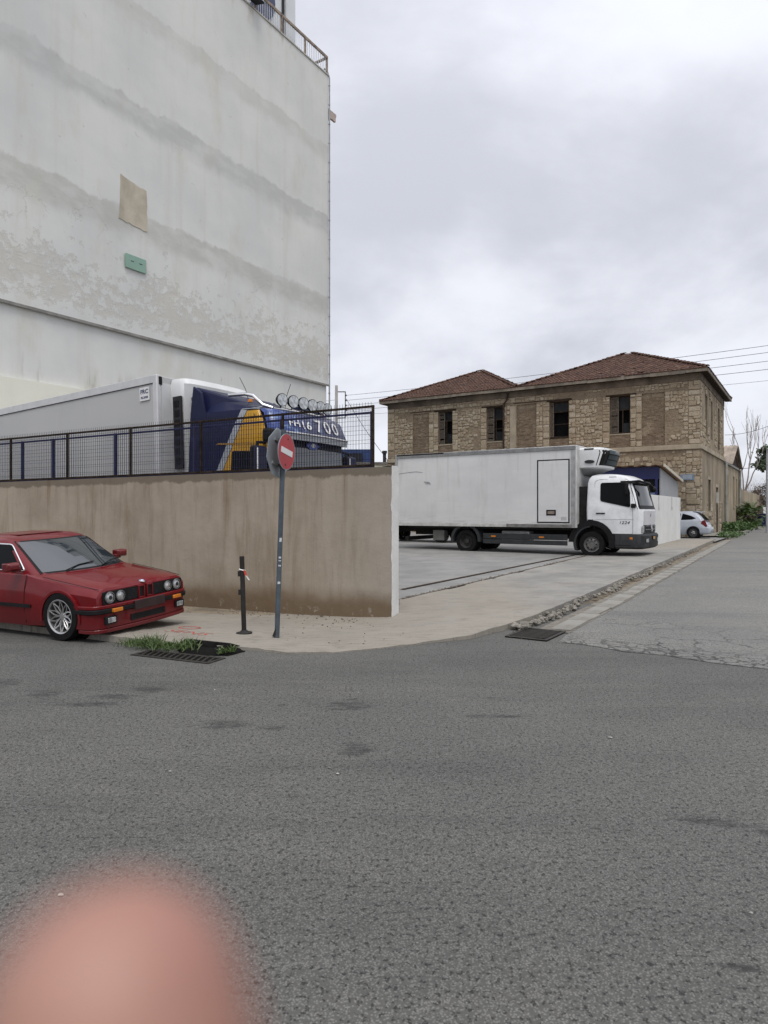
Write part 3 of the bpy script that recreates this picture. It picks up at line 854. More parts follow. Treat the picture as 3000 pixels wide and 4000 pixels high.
# ================================================================== old stone building
K0 = Vector((17.78, 38, .12)); RB = radians(-32.5)
sb = thing('stone_building', 'derelict two-storey rubble stone building with red tiled hip roofs', 'building', K0, RB)
BL, BD, EAVE, STR = 20.76, 11.7, 9.35, 5.2
def mat_mortar():
    m, nt, b = new_mat('old_mortar')
    co = nt.coord()
    n = nt.noise(co, .9, 6, .65)
    c = nt.mix(nt.step(n, .35, .68), (.29, .236, .17), (.215, .17, .122))
    n2 = nt.noise(co, 6, 6, .7)
    c = nt.mix(nt.math('MULTIPLY', nt.step(n2, .5, .7), .7), c, (.085, .066, .05))
    c = nt.mix(nt.math('MULTIPLY', nt.step(nt.noise(co, 4.1, 5, .7), .55, .7), .5), c, (.31, .265, .2))
    nt.put(b.inputs['Base Color'], c); b.inputs['Roughness'].default_value = .95; b.inputs['Specular IOR Level'].default_value = .1
    nt.put(b.inputs['Normal'], nt.bump(nt.noise(co, 7, 8, .72), 1.0, .09))
    return m
MORTAR = mat_mortar()
def mat_stone(name, cols, rough_=.9):
    """each stone (object or mesh island) takes its own tone"""
    m, nt, b = new_mat(name)
    co = nt.coord('Object')
    g = nt.node('ShaderNodeNewGeometry').outputs['Random Per Island']
    oi = nt.node('ShaderNodeObjectInfo').outputs['Random']
    r = nt.math('FRACT', nt.math('ADD', g, nt.math('MULTIPLY', oi, 3.7)))
    cr = nt.node('ShaderNodeValToRGB'); cr.color_ramp.interpolation = 'LINEAR'
    while len(cr.color_ramp.elements) < len(cols): cr.color_ramp.elements.new(.5)
    for i, (e, c) in enumerate(zip(cr.color_ramp.elements, cols)):
        e.position = i / (len(cols) - 1); e.color = (*c, 1)
    nt.put(cr.inputs[0], r)
    wp = nt.node('ShaderNodeNewGeometry').outputs['Position']
    n = nt.noise(wp, 6, 6, .7)
    c = nt.mix(nt.math('MULTIPLY', nt.step(n, .48, .72), .55), cr.outputs[0], nt.mix(1, cr.outputs[0], (.5, .46, .42), 'MULTIPLY'))
    big_ = nt.noise(wp, .6, 4, .6)
    c = nt.mix(nt.math('MULTIPLY', nt.step(big_, .5, .7), .45), c, nt.mix(1, c, (.62, .57, .5), 'MULTIPLY'))
    nt.put(b.inputs['Base Color'], c); b.inputs['Roughness'].default_value = rough_; b.inputs['Specular IOR Level'].default_value = .15
    nt.put(b.inputs['Normal'], nt.bump(nt.noise(wp, 14, 6, .7), .8, .04))
    return m
STONE = mat_stone('rubble_stone', [(.32, .262, .19), (.36, .305, .225), (.28, .225, .16), (.405, .35, .265), (.33, .26, .182), (.44, .39, .31), (.345, .288, .21)])
BRICK = mat_stone('infill_brick', [(.20, .15, .105), (.235, .18, .13), (.17, .128, .092), (.26, .205, .15)])
TILE = mat_stone('clay_tile', [(.10, .056, .044), (.13, .072, .053), (.078, .048, .041), (.15, .09, .067), (.062, .044, .04)])
PLASTER = M('old_plaster', (.25, .205, .145), .92, .25, .7, bump=.6, dirt=.6, fine=4)
PLASTER_PALE = M('pale_band', (.33, .285, .215), .92, .18, .9, bump=.4, dirt=.45, fine=6)
DARKWOOD = M('dark_wood', (.038, .027, .02), .8, .4, 6, bump=.4)
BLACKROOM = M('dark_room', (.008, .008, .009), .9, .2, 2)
def wall_quads(mb, x0, x1, z0, z1, holes, depth, fn):
    """front skin with openings and their reveals; fn maps (x, inset, z) to 3D"""
    xs = sorted({x0, x1, *[v for h in holes for v in h[:2]]}); zs = sorted({z0, z1, *[v for h in holes for v in h[2:]]})
    inh = lambda x, z: any(a < x < b and c < z < d for a, b, c, d in holes)
    for i in range(len(xs) - 1):
        for j in range(len(zs) - 1):
            if not inh((xs[i] + xs[i + 1]) / 2, (zs[j] + zs[j + 1]) / 2):
                mb.add([fn(xs[i], 0, zs[j]), fn(xs[i + 1], 0, zs[j]), fn(xs[i + 1], 0, zs[j + 1]), fn(xs[i], 0, zs[j + 1])], [(0, 1, 2, 3)])
    for a, b, c, d in holes:
        for (p, q) in (((a, c), (b, c)), ((b, c), (b, d)), ((b, d), (a, d)), ((a, d), (a, c))):
            mb.add([fn(p[0], 0, p[1]), fn(q[0], 0, q[1]), fn(q[0], depth, q[1]), fn(p[0], depth, p[1])], [(0, 1, 2, 3)])
ZT, ZB = 8.42, 6.16
wins = [(-16.62, -15.52), (-12.99, -11.81), (-8.70, -7.46), (-4.98, -3.79)]
niches = [(-18.65, -17.35), (-10.85, -9.56), (-3.125, -1.87)]
OPEN = STR + .12
F = lambda x, i, z: (x, i, z)
holes = [(a, b, OPEN, ZT) for a, b in wins + niches]
mb = MB(); wall_quads(mb, -BL, 0, -.4, EAVE, holes, .38, F)
mb.add([(-BL, 0, -.4), (-BL, BD, -.4), (-BL, BD, EAVE), (-BL, 0, EAVE)], [(0, 1, 2, 3)])
mb.add([(-BL, BD, -.4), (0, BD, -.4), (0, BD, EAVE), (-BL, BD, EAVE)], [(0, 1, 2, 3)])
mb.build('front_wall', MORTAR, sb)
S = lambda y, i, z: (-i, y, z)
side_holes = [(2.1, 3.0, 6.0, 8.4), (4.6, 5.5, 6.0, 8.4), (8.2, 9.2, 5.6, 8.4), (3.2, 4.4, 1.55, 3.45), (7.0, 8.2, -.1, 3.1)]
mb = MB(); wall_quads(mb, 0, BD, -.4, EAVE, side_holes, .42, S)
mb.build('side_wall', PLASTER, sb)
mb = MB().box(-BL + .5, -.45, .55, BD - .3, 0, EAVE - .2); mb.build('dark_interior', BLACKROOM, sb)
# string course, painted pier beside the joint, plastered eaves band
MB().box(-BL - .04, .10, -.10, -.002, STR - .16, STR + .11).build('string_course', PLASTER_PALE, sb, bevel=.02)
MB().box(.002, .10, -.002, BD, STR - .16, STR + .11).build('string_course', PLASTER_PALE, sb, bevel=.02)
MB().box(-11.32, -10.92, -.05, -.002, STR + .12, 8.35).build('pier_strip', PLASTER_PALE, sb)
MB().box(-BL, .03, -.035, -.002, EAVE - .42, EAVE).build('eaves_band', M('grimy_band', (.135, .11, .085), .92, .4, .8, bump=.4, dirt=.7), sb)
MB().box(.002, .045, -.03, BD, EAVE - .42, EAVE).build('eaves_band', M('grimy_band'), sb)
# drain pipe by the pier
MB().tube([(-11.45, -.12, EAVE - .1), (-11.5, -.14, 8.8), (-11.72, -.14, 8.55), (-11.74, -.14, 0)], .06, 8).build('downpipe', M('rust_pipe', (.05, .035, .028), .7, .4, 5), sb, smooth=40)
# timber lintels
rr = random.Random(12)
for a, b in wins:
    MB().box(a - rr.uniform(.15, .45), b + rr.uniform(.1, .4), -.035, .05, ZT - .0, ZT + .085).build('lintel', DARKWOOD, sb)
for a, b in ((-18.85, -15.3), (-12.0 + .9, -7.3)):
    MB().box(a, b, -.02, .04, ZT + .086, ZT + .13).build('lintel', DARKWOOD, sb)

# stones --------------------------------------------------------------
def stone_mesh(mb, x0, x1, z0, z1, rng, fn, proud):
    g = .009 if min(x1 - x0, z1 - z0) < .28 else .012
    x0 += g; x1 -= g; z0 += g; z1 -= g
    w_, h_ = x1 - x0, z1 - z0
    ch = min(w_, h_)
    pts = []
    for (cx, cz, dx, dz) in ((x0, z0, 1, 1), (x1, z0, -1, 1), (x1, z1, -1, -1), (x0, z1, 1, -1)):
        q_ = .42 if ch < .24 else .2; k = rng.uniform(.04, q_) * ch; k2 = rng.uniform(.04, q_) * ch
        a = (cx + dx * k, cz + dz * rng.uniform(0, .05) * h_); b = (cx + dx * rng.uniform(0, .05) * w_, cz + dz * k2)
        pts += [b, a] if (dx, dz) in ((1, 1), (-1, -1)) else [a, b]
    cx, cz = (x0 + x1) / 2, (z0 + z1) / 2
    n = len(pts); o = len(mb.v)
    pr = proud * rng.uniform(.5, 1.5)
    for s_, dep in ((1, .01), (1, -pr * .65), (.88, -pr)):
        for u, v in pts: mb.v.append(fn(cx + (u - cx) * s_, dep + rng.uniform(-.004, .004), cz + (v - cz) * s_))
    for r in range(2):
        for k in range(n):
            k2 = (k + 1) % n; mb.f.append((o + r * n + k, o + r * n + k2, o + (r + 1) * n + k2, o + (r + 1) * n + k))
    mb.f.append(tuple(o + 2 * n + k for k in range(n)))
ALLST = []
def lay(x0, x1, z0, z1, rng, hr=(.11, .26), wr=(.13, .40), skip=None):
    z = z0
    while z < z1 - .08:
        h = min(rng.uniform(*hr), z1 - z)
        if z1 - z - h < .1: h = z1 - z
        x = x0
        while x < x1 - .06:
            wd = min(rng.uniform(*wr) * (1.2 if h > .28 else .9), x1 - x)
            if x1 - x - wd < .14: wd = x1 - x
            if not (skip and skip(x + wd / 2, z + h / 2)):
                q = rng.random()
                zz = z + rng.uniform(-.06, .06)
                if q < .2 and h > .24:
                    m_ = rng.uniform(.4, .6)
                    ALLST.append((x, x + wd, z, z + h * m_)); ALLST.append((x, x + wd * .5, z + h * m_, z + h)); ALLST.append((x + wd * .5, x + wd, z + h * m_, z + h))
                elif q < .33 and wd > .4:
                    m_ = rng.uniform(.35, .65)
                    ALLST.append((x, x + wd * m_, z, z + h * .5)); ALLST.append((x, x + wd * m_, z + h * .5, z + h)); ALLST.append((x + wd * m_, x + wd, z, z + h))
                else: ALLST.append((x, x + wd, max(z0, zz), min(z1, zz + h)))
            x += wd
        z += h
rng = random.Random(31)
def plastered(x, z):
    v = mnoise.noise(Vector((x * .55, 3.3, z * .7))) + .35 * mnoise.noise(Vector((x * 2, 1, z * 2)))
    if z > STR: return v > .34 - .25 * sstep(7.2, 8.6, z)
    return v > .36
ops = sorted(wins + niches); edges = [-BL] + [v for o_ in ops for v in o_] + [-.0]
for a, b in zip(edges[0::2], edges[1::2]):
    if (a, b) == (-11.81, -10.85):
        lay(-11.78, -11.34, OPEN, ZT, rng, skip=plastered); continue
    quo = b == 0 or a == -BL
    if b == 0:
        lay(a, -.62, OPEN, ZT, rng, skip=plastered)
        lay(-.62, 0, OPEN, ZT + .5, rng, (.2, .34), (.25, .55))
    elif a == -BL:
        lay(a, a + .6, OPEN, ZT + .5, rng, (.26, .42), (.3, .6)); lay(a + .6, b, OPEN, ZT, rng, skip=plastered)
    else:
        # dressed jambs on both sides of a pier
        jw = min(.42, (b - a) / 2)
        lay(a, a + jw, OPEN, ZT, rng, (.22, .4), (.25, .5))
        if b - a > .9: lay(a + jw, b - jw, OPEN, ZT, rng, skip=plastered)
        lay(b - jw, b, OPEN, ZT, rng, (.22, .4), (.25, .5))
lay(-BL + .6, -.62, ZT + .14, EAVE - .43, rng, (.14, .26), (.2, .5), skip=lambda x, z: mnoise.noise(Vector((x * .4, 9.3, z))) > .1)
lay(-BL, -.75, .0, STR - .22, rng, (.12, .27), (.14, .42), skip=lambda x, z: plastered(x, z) or rng.random() < .06 or z > STR - .5 and rng.random() < .7)
lay(-.75, 0, .0, STR - .22, rng, (.22, .36), (.3, .6))
# the 300 that show largest become single stones, the rest one mass
def vis(s_):
    x0, x1, z0, z1 = s_
    hid = z1 < 3.9 and x1 < -5.2 or (z1 < 2.2 and x1 < -2.2)
    return -1 if hid else (x1 - x0) * (z1 - z0) * (38 / (38 - .537 * x0)) ** 2
order = sorted(ALLST, key=vis, reverse=True)
fw_mb = MB()
for i, (x0, x1, z0, z1) in enumerate(order):
    if i < 290:
        m1 = MB(); c = ((x0 + x1) / 2, (z0 + z1) / 2)
        stone_mesh(m1, x0 - c[0], x1 - c[0], z0 - c[1], z1 - c[1], rng, F, .034)
        m1.build('stone', STONE, sb, smooth=20, loc=(c[0], 0, c[1]))
    else: stone_mesh(fw_mb, x0, x1, z0, z1, rng, F, .03)
fw_mb.build('small_stones', STONE, sb, smooth=35, kind='stuff')
# exposed stones on the plastered street side
sm = MB(); ALLST = []
lay(0, .5, .0, STR - .2, rng, (.3, .46), (.3, .5)); lay(0, .5, OPEN, EAVE - .45, rng, (.28, .42), (.3, .5))
lay(.5, BD, OPEN, EAVE - .45, rng, (.18, .36), (.2, .5), skip=lambda y, z: mnoise.noise(Vector((y * .8, z * .45, 7))) < .02 or any(a - .1 < y < b + .1 and c - .1 < z < d + .1 for a, b, c, d in side_holes))
lay(.5, BD, .1, 2.2, rng, (.18, .34), (.2, .45), skip=lambda y, z: mnoise.noise(Vector((y * .9, z * .6, 2))) < .22 or any(a - .15 < y < b + .15 and c - .15 < z < d + .15 for a, b, c, d in side_holes))
for s_ in ALLST: stone_mesh(sm, *s_, rng, S, .04)
sm.build('side_stones', STONE, sb, smooth=35, kind='stuff')

# brick infill of niches and below the windows
bm_ = MB()
def bricks(x0, x1, z0, z1, dep, rng):
    z = z0; r = 0
    while z < z1 - .03:
        x = x0 - (.13 if r % 2 else 0)
        while x < x1:
            a, b = max(x, x0), min(x + .25, x1)
            if b - a > .04 and rng.random() > .04 and mnoise.noise(Vector((x * .9, z * .9, 5))) < .38:
                d = dep + rng.uniform(-.012, .02)
                bm_.box(a + .006, b - .006, d, dep + .06, z + .007, z + .062)
            x += .26
        z += .068; r += 1
for a, b in niches:
    MB().box(a, b, .075, .3, OPEN, ZT).build('niche_infill', MORTAR, sb); bricks(a + .01, b - .01, OPEN + .01, ZT - .25, .055, rng)
for a, b in wins:
    MB().box(a, b, .06, .3, OPEN, ZB).build('sill_infill', MORTAR, sb); bricks(a + .01, b - .01, OPEN + .01, ZB - .06, .04, rng)
bm_.build('bricks', BRICK, sb, kind='stuff')

# windows: weathered timber frames, part-open shutters, broken panes
PANE = M('dusty_pane', (.02, .022, .024), .25, .3, 3)
SHUT = M('grey_shutter', (.11, .09, .07), .85, .35, 8, bump=.4)
def window(a, b, z0, z1, k, fn, y=.2):
    wn = part_empty('window', sb)
    W_ = b - a
    fr = MB(); t_ = .09
    def bx(m, x0, x1, y0, y1, q0, q1):
        p = [fn(x, yy, zq) for zq in (q0, q1) for yy in (y0, y1) for x in (x0, x1)]
        m.add(p, [(0, 2, 3, 1), (4, 5, 7, 6), (0, 1, 5, 4), (2, 6, 7, 3), (0, 4, 6, 2), (1, 3, 7, 5)])
    bx(fr, a, a + t_, y, y + .1, z0, z1); bx(fr, b - t_, b, y, y + .1, z0, z1)
    bx(fr, a + t_, b - t_, y, y + .1, z0, z0 + t_); bx(fr, a + t_, b - t_, y, y + .1, z1 - t_, z1)
    zm = z0 + (z1 - z0) * (.62 if k % 2 else .7)
    bx(fr, a + t_, b - t_, y + .01, y + .09, zm, zm + .07)
    xm = (a + b) / 2 + (.12 if k == 3 else 0)
    if k != 2: bx(fr, xm - .03, xm + .03, y + .01, y + .09, z0 + t_, zm)
    zq = z0 + (z1 - z0) * .36
    if k in (1, 2): bx(fr, a + t_, b - t_, y + .02, y + .08, zq, zq + .045)
    fr.build('frame', DARKWOOD, wn)
    pn = MB(); bx(pn, a + t_, b - t_, y + .045, y + .055, zm + .07, z1 - t_); pn.build('pane', PANE, wn)
    if k != 2:
        pn = MB(); bx(pn, xm + .03, b - t_, y + .045, y + .055, z0 + t_, z0 + (zm - z0) * .45); pn.build('pane', PANE, wn)
    # louvred shutter leaf on the left half
    sl = MB(); s0, s1 = a + .02, a + W_ * (.42 if k != 2 else .2)
    bx(sl, s0, s0 + .05, y - .08, y - .04, z0 + .04, z1 - .05); bx(sl, s1 - .05, s1, y - .08, y - .04, z0 + .04, z1 - .05)
    for q in (z0 + .04, zm, z1 - .13): bx(sl, s0 + .05, s1 - .05, y - .08, y - .04, q, q + .08)
    zq = z0 + .14
    while zq < z1 - .16:
        if rng.random() > .12: bx(sl, s0 + .05, s1 - .05, y - .075, y - .045, zq, zq + .035)
        zq += .055
    sl.build('shutter', SHUT, wn)
    sil = MB(); bx(sil, a - .02, b + .02, .02, .3, z0 - .07, z0); sil.build('sill', PLASTER_PALE if k != 2 else DARKWOOD, wn)
for k, (a, b) in enumerate(wins): window(a, b, ZB, ZT, k, F)
for k, (a, b, c, d) in enumerate(side_holes[:3]): window(a, b, c, d, k + 1, S, .3)
a, b, c, d = side_holes[3]
mb = MB(); mb.box(-.30, .03, a - .14, a, c - .1, d + .18).box(-.30, .03, b, b + .14, c - .1, d + .18).box(-.3, .03, a, b, d, d + .18); mb.box(-.3, .06, a - .05, b + .05, c - .32, c - .1)
mb.build('stone_surround', PLASTER_PALE, sb)
a, b, c, d = side_holes[4]
mb = MB().box(-.3, .03, a - .16, a, 0, d).box(-.3, .03, b, b + .16, 0, d).box(-.3, .03, a - .16, b + .16, d, d + .2); mb.build('door_surround', PLASTER_PALE, sb)
dr = MB().box(-.36, -.30, a, b, -.1, d - .7).build('door', DARKWOOD, sb)
MB().box(-.30, -.24, a + .08, a + .14, 1.0, 1.18).build('handle', STEEL_RUST, dr)
MB().box(-.02, .12, a + .02, a + .5, 2.05, 2.75).build('meter_box', M('grey_box', (.38, .38, .36), .7, .12, 3), sb, bevel=.01)
MB().box(0.0, .5, a - .1, b + .1, -.2, .12).build('doorstep', PLASTER_PALE, sb, bevel=.02)

# roofs ----------------------------------------------------------------
OV = .42
tile_mb = MB()
nu = 6
tile_mb.grid(lambda u, v: ((u - .5) * .25, v * .42, .028 * abs(sin(u * pi * 1.0)) + .012 + (.035 * (1 - v))), nu, 1)
tile_mb.grid(lambda u, v: ((u - .5) * .25, 0, lerp(.0, .028 * abs(sin(u * pi)) + .047, v)), nu, 1)
tile_mesh = tile_mb.mesh('tile', TILE, 40)
rest = MB(); n_single = 0; tv, tf = tile_mb.v, tile_mb.f
cap_mb = MB()
cap_mb.grid(lambda u, v: (.11 * cos(pi * u) * (1.12 - .2 * v), v * .42, .085 * sin(pi * u) * (1.12 - .2 * v) + .01 + .02 * (1 - v)), 6, 1)
cap_mesh = cap_mb.mesh('ridge_tile', TILE, 40)
rng = random.Random(77)
APZ = EAVE + .12 + 2.75
for nm, xa, xb in (('right', -10.7 - .0, OV), ('left', -BL - OV, -10.7)):
    z0 = EAVE + .14
    c00, c10, c11, c01 = Vector((xa, -OV, z0)), Vector((xb, -OV, z0)), Vector((xb, BD + OV, z0)), Vector((xa, BD + OV, z0))
    ap = Vector(((xa + xb) / 2, BD / 2, APZ))
    rf = MB().add([c00, c10, c11, c01, ap], [(0, 1, 4), (1, 2, 4), (2, 3, 4), (3, 0, 4), (3, 2, 1, 0)]).build('roof', M('roof_boards', (.07, .045, .035), .9, .3, 4), sb)
    for ea, eb, front in ((c00, c10, True), (c10, c11, nm == 'right'), (c01, c00, True), (c11, c01, False)):
        ax = (eb - ea).normalized(); L = (eb - ea).length; mid = (ea + eb) / 2
        up = (ap - mid); up = (up - ax * up.dot(ax)); H = up.length; up.normalize(); nn = ax.cross(up)
        apx = (ap - ea).dot(ax)
        rows = int(H / .33)
        for r in range(rows):
            v = r * .33 - .06
            lo = max(0, v) / H * apx; hi = L - max(0, v) / H * (L - apx)
            k = 0
            while True:
                x = lo + .08 + k * .232; k += 1
                if x > hi - .05: break
                if rng.random() < .012: continue
                M4 = Matrix((( ax.x, up.x, nn.x, 0), (ax.y, up.y, nn.y, 0), (ax.z, up.z, nn.z, 0), (0, 0, 0, 1)))
                M4.translation = ea + ax * x + up * v + nn * rng.uniform(0, .012)
                M4 = M4 @ Matrix.Rotation(rng.gauss(0, .025), 4, 'Z')
                if front and nm == 'right' and ax.x > .9 and n_single < 290 and r < 9:
                    dup_mesh('tile', tile_mesh, sb, M4); n_single += 1
                else:
                    o_ = len(rest.v); rest.v += [tuple(M4 @ Vector(q)) for q in tv]; rest.f += [tuple(i + o_ for i in f) for f in tf]
    for cpt in (c00, c10, c11, c01):
        d = ap - cpt; L = d.length; d.normalize(); sd_ = d.cross(Vector((0, 0, 1))).normalized(); nn = sd_.cross(d)
        for k in range(int(L / .37)):
            M4 = Matrix(((sd_.x, d.x, nn.x, 0), (sd_.y, d.y, nn.y, 0), (sd_.z, d.z, nn.z, 0), (0, 0, 0, 1)))
            M4.translation = cpt + d * (k * .37) + nn * (.03 + rng.uniform(0, .02))
            dup_mesh('ridge_tile', cap_mesh, sb, M4 @ Matrix.Rotation(rng.gauss(0, .05), 4, 'Z'))
rest.build('roof_tiles', TILE, sb, smooth=40, kind='stuff')
# eaves: weathered fascia board and boxed soffit, stained
FASC = M('fascia', (.19, .165, .135), .85, .35, 1.1, bump=.4, dirt=.9)
x = -BL - OV
rr = random.Random(6)
while x < OV:
    L = min(rr.uniform(1.3, 2.6), OV - x)
    MB().box(x + .005, x + L - .005, -OV - .04 + rr.uniform(-.012, .012), -OV + .02, EAVE - .06 + rr.uniform(-.02, .015), EAVE + .135).build('fascia_board', FASC, sb)
    x += L
MB().box(OV - .02, OV + .04, -OV, BD + OV, EAVE - .05, EAVE + .135).build('fascia_board', FASC, sb)
MB().box(-BL - OV - .04, -BL - OV + .02, -OV, BD + OV, EAVE - .05, EAVE + .135).build('fascia_board', FASC, sb)
MB().box(-BL - OV + .02, OV - .02, -OV + .02, .0, EAVE - .03, EAVE + .05).build('soffit', DARKWOOD, sb)
MB().box(.05, OV - .02, 0, BD + OV, EAVE - .03, EAVE + .05).build('soffit', DARKWOOD, sb)
# two tumbled broken tiles on the eaves
for x, y, rz in ((-1.5, -.3, .4), (-3.2, -.35, -.5), (-.4, -.3, .2)):
    dup_mesh('tile', tile_mesh, sb, Matrix.Translation((x, y, EAVE + .24)) @ Matrix.Rotation(rz, 4, 'Z') @ Matrix.Rotation(.3, 4, 'X'))
# blue and white street plate
def at_sb(x, y, z): return K0 + Matrix.Rotation(RB, 3, 'Z') @ Vector((x, y, z))
pl = thing('street_plate', 'small pale blue street name plate high on the stone corner', 'sign', at_sb(-.66, -.07, 3.28), RB)
MB().box(-.36, .36, -.02, .0, 0, .34).build('plate', M('plate_blue', (.15, .19, .26), .5, .15, 4), pl, bevel=.01)
MB().box(-.24, .24, -.026, -.018, .06, .28).build('plate_field', M('plate_field', (.27, .31, .34), .5, .12, 4), pl)
for z in (.20, .11): MB().box(-.17, .17, -.03, -.024, z, z + .03).build('faded_text_line', M('plate_ink', (.2, .26, .33), .5, .2, 9), pl)
# ================================================================== things beside and behind the buildings
def spot(px, py, d):
    """world point seen at a photograph pixel at depth d (used for far things only)"""
    return Vector(((px - 1500) / 2640 * d, d, 1.6 - (py - 2000) / 2640 * d))
# concrete apron where the silver car stands, pavement along the street side of the stone building
RBm = Matrix.Rotation(RB, 3, 'Z')
def strip(name, x0, x1, y0, y1, z, mat, n=8):
    mb = MB(); o_ = MB()
    def fn(u, v):
        q = K0 + RBm @ Vector((lerp(x0, x1, u), lerp(y0, y1, v), 0)); return (q.x, q.y, ground_h(q.y) + z)
    mb.grid(fn, 3, n)
    return struct(mb.build(name, mat))
strip('apron', -14, 1.35, -5.2, .05, .035, YARD)
fp = strip('far_pavement', .02, 1.25, .06, 46, .12, SLAB, 20)
x = 1.26; y = .3; rr = random.Random(5)
while y < 40:
    L = rr.uniform(.9, 1.1)
    q = K0 + RBm @ Vector((x + .07, y + L / 2, 0))
    MB().box(-.07, .07, -L / 2 + .01, L / 2 - .01, -.15, .125).build('kerb_stone', SLAB, fp, bevel=.015, loc=(q.x, q.y, ground_h(q.y)), rot=(0, 0, RB + rr.uniform(-.02, .02)))
    y += L

# white rendered wall beside the truck cab
WW = M('white_render', (.64, .64, .62), .85, .05, 1.2, bump=.2, dirt=.12)
a_, b_ = Vector((11.0, 28.0, 0)), Vector((15.22, 34.7, 0))
dv = (b_ - a_); L = dv.length; rz = math.atan2(dv.y, dv.x)
t = thing('white_wall', 'freshly painted white wall behind the truck cab', 'wall', (a_.x, a_.y, .05), rz)
MB().box(0, L, 0, .2, -.3, 2.28).build('wall_body', WW, t, bevel=.012)
for x in (1.9, 5.2, 7.7):
    MB().tube([(x, -.03, 2.29), (x, -.03, 1.72), (x + .05, -.03, 1.66), (x + .10, -.03, 1.70), (x + .10, -.03, 1.78)], .014, 6).build('conduit_hook', M('pale_conduit', (.45, .45, .43), .6, .1, 5), t)

# shed with blue fascia behind the white wall
SBLUE = M('shed_blue', (.012, .016, .085), .5, .15, 3, dirt=.2)
SFRAME = M('shed_frame', (.10, .16, .28), .45, .15, 4)
t = thing('shed', 'lean-to shed with dark blue fascia against the stone building', 'shed', at_sb(-.92, -6.5, -.1), RB)
MB().box(-.06, 0, .06, 5.0, 0, 3.2).add([(-.06, .06, 3.2), (0, .06, 3.2), (0, 5.0, 3.2), (-.06, 5.0, 3.2), (-.06, .06, 3.72), (0, .06, 3.72)], [(0, 1, 5, 4), (1, 2, 5), (0, 4, 3), (4, 5, 2, 3)]).build('side_wall', M('shed_grey', (.30, .31, .32), .7, .06, 2), t)
rr = random.Random(9)
mb = MB(); N_ = 64
mb.grid(lambda u, v: (lerp(-9.2, .22, u), lerp(-.28, 5.2, v), lerp(3.86, 3.3, v) + .03 * sin(u * N_ * .5 * pi)), N_ * 2, 1)
mb.build('roof_sheet', M('orange_tile_sheet', (.30, .17, .10), .8, .2, 4), t)
MB().add([(.18, -.30, 3.78), (.24, -.30, 3.78), (.24, 5.2, 3.22), (.18, 5.2, 3.22), (.18, -.30, 3.92), (.24, -.30, 3.92), (.24, 5.2, 3.36), (.18, 5.2, 3.36)], [(0, 3, 2, 1), (4, 5, 6, 7), (0, 1, 5, 4), (1, 2, 6, 5), (2, 3, 7, 6), (3, 0, 4, 7)]).build('verge_board', M('pale_board', (.50, .46, .38), .8, .12, 4), t)
MB().box(-9, -.07, 0, .06, 3.2, 3.8).build('fascia', SBLUE, t)
MB().box(-9, -.07, .12, .16, 0, 3.2).build('dark_glazing', M('dark_glazing', (.012, .011, .012), .12, .2, 4), t)
for x in (-.2, -2.0, -4.0, -6.0, -8.0): MB().box(x - .06, x + .06, 0, .11, 0, 3.2).build('post', SBLUE, t)
MB().box(-9, -.26, .02, .10, 2.45, 2.53).build('transom', SFRAME, t)
for k, x in enumerate((-1.1, -2.9, -3.4, -5.0)): MB().box(x - .03, x + .03, .03, .09, 0, 3.2).build('mullion', SFRAME, t)
for x, h in ((-2.4, .7), (-3.3, .55), (-4.0, .45)):     # frames leaning on the glazing
    MB().box(x, x + .8, -.15, -.12, 2.5, 2.5 + .05).box(x, x + .05, -.15, -.12, 2.0, 2.5 + h * .2).box(x + .75, x + .8, -.15, -.12, 2.0, 2.5).build('leaning_frame', SFRAME, t)

# ------------------------------------------------------------------ plastered house, shed roof and garden wall up the street
PL2 = M('ochre_plaster', (.30, .25, .175), .92, .2, .6, bump=.4, dirt=.55, fine=5)
CORR = M('corrugated_rust', (.33, .27, .215), .7, .4, .9, dirt=.5, metal=.2)
h0 = at_sb(0, 11.75, 0)
t = thing('plastered_house', 'low ochre plastered house with rusty corrugated roof up the street', 'house', h0, RB)
hh = [(1.7, 2.9, 2.3, 4.2), (6.5, 7.6, 1.9, 4.3), (9.0, 9.8, 2.1, 4.2)]
mb = MB(); wall_quads(mb, 0, 11.2, -.3, 4.95, hh, .3, S)
mb.add([(0, 0, -.3), (-8, 0, -.3), (-8, 0, 4.95), (0, 0, 4.95)], [(0, 1, 2, 3)]); mb.add([(0, 11.2, -.3), (-8, 11.2, -.3), (-8, 11.2, 4.95), (0, 11.2, 4.95)], [(3, 2, 1, 0)])
mb.build('wall', PL2, t)
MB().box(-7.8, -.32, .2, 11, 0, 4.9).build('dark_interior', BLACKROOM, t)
MB().box(-.05, .12, -.0, 11.3, 4.95, 5.1).build('eaves_gutter', M('weathered_zinc', (.20, .20, .19), .7, .3, 3), t)
for a, b, c, d in hh:
    w_ = part_empty('window', t)
    MB().box(-.24, -.18, a, b, c, d).build('shutter', M('brown_shutter', (.10, .075, .055), .8, .3, 5), w_)
    MB().box(-.25, .05, a - .1, b + .1, c - .12, c - .005).build('sill', PLASTER_PALE, w_)
MB().tube([(.12, .25, 0), (.12, .25, 5.0)], .09, 8).build('downpipe', M('pale_pipe', (.27, .265, .24), .7, .2, 2), t, smooth=40)
MB().tube([(.12, 10.9, 0), (.12, 10.9, 5.0)], .10, 8).build('downpipe', M('pale_pipe'), t, smooth=40)
mb = MB()
for ya, yb, za, zb in ((2.5, 6.6, 5.05, 6.75), (10.8, 6.6, 5.05, 6.75)):
    mb.grid(lambda u, v: (lerp(-9, .35, u), lerp(ya, yb, v), lerp(za, zb, v) + .035 * sin(u * 60 * pi)), 120, 1)
mb.build('corrugated_roof', CORR, t, smooth=60)
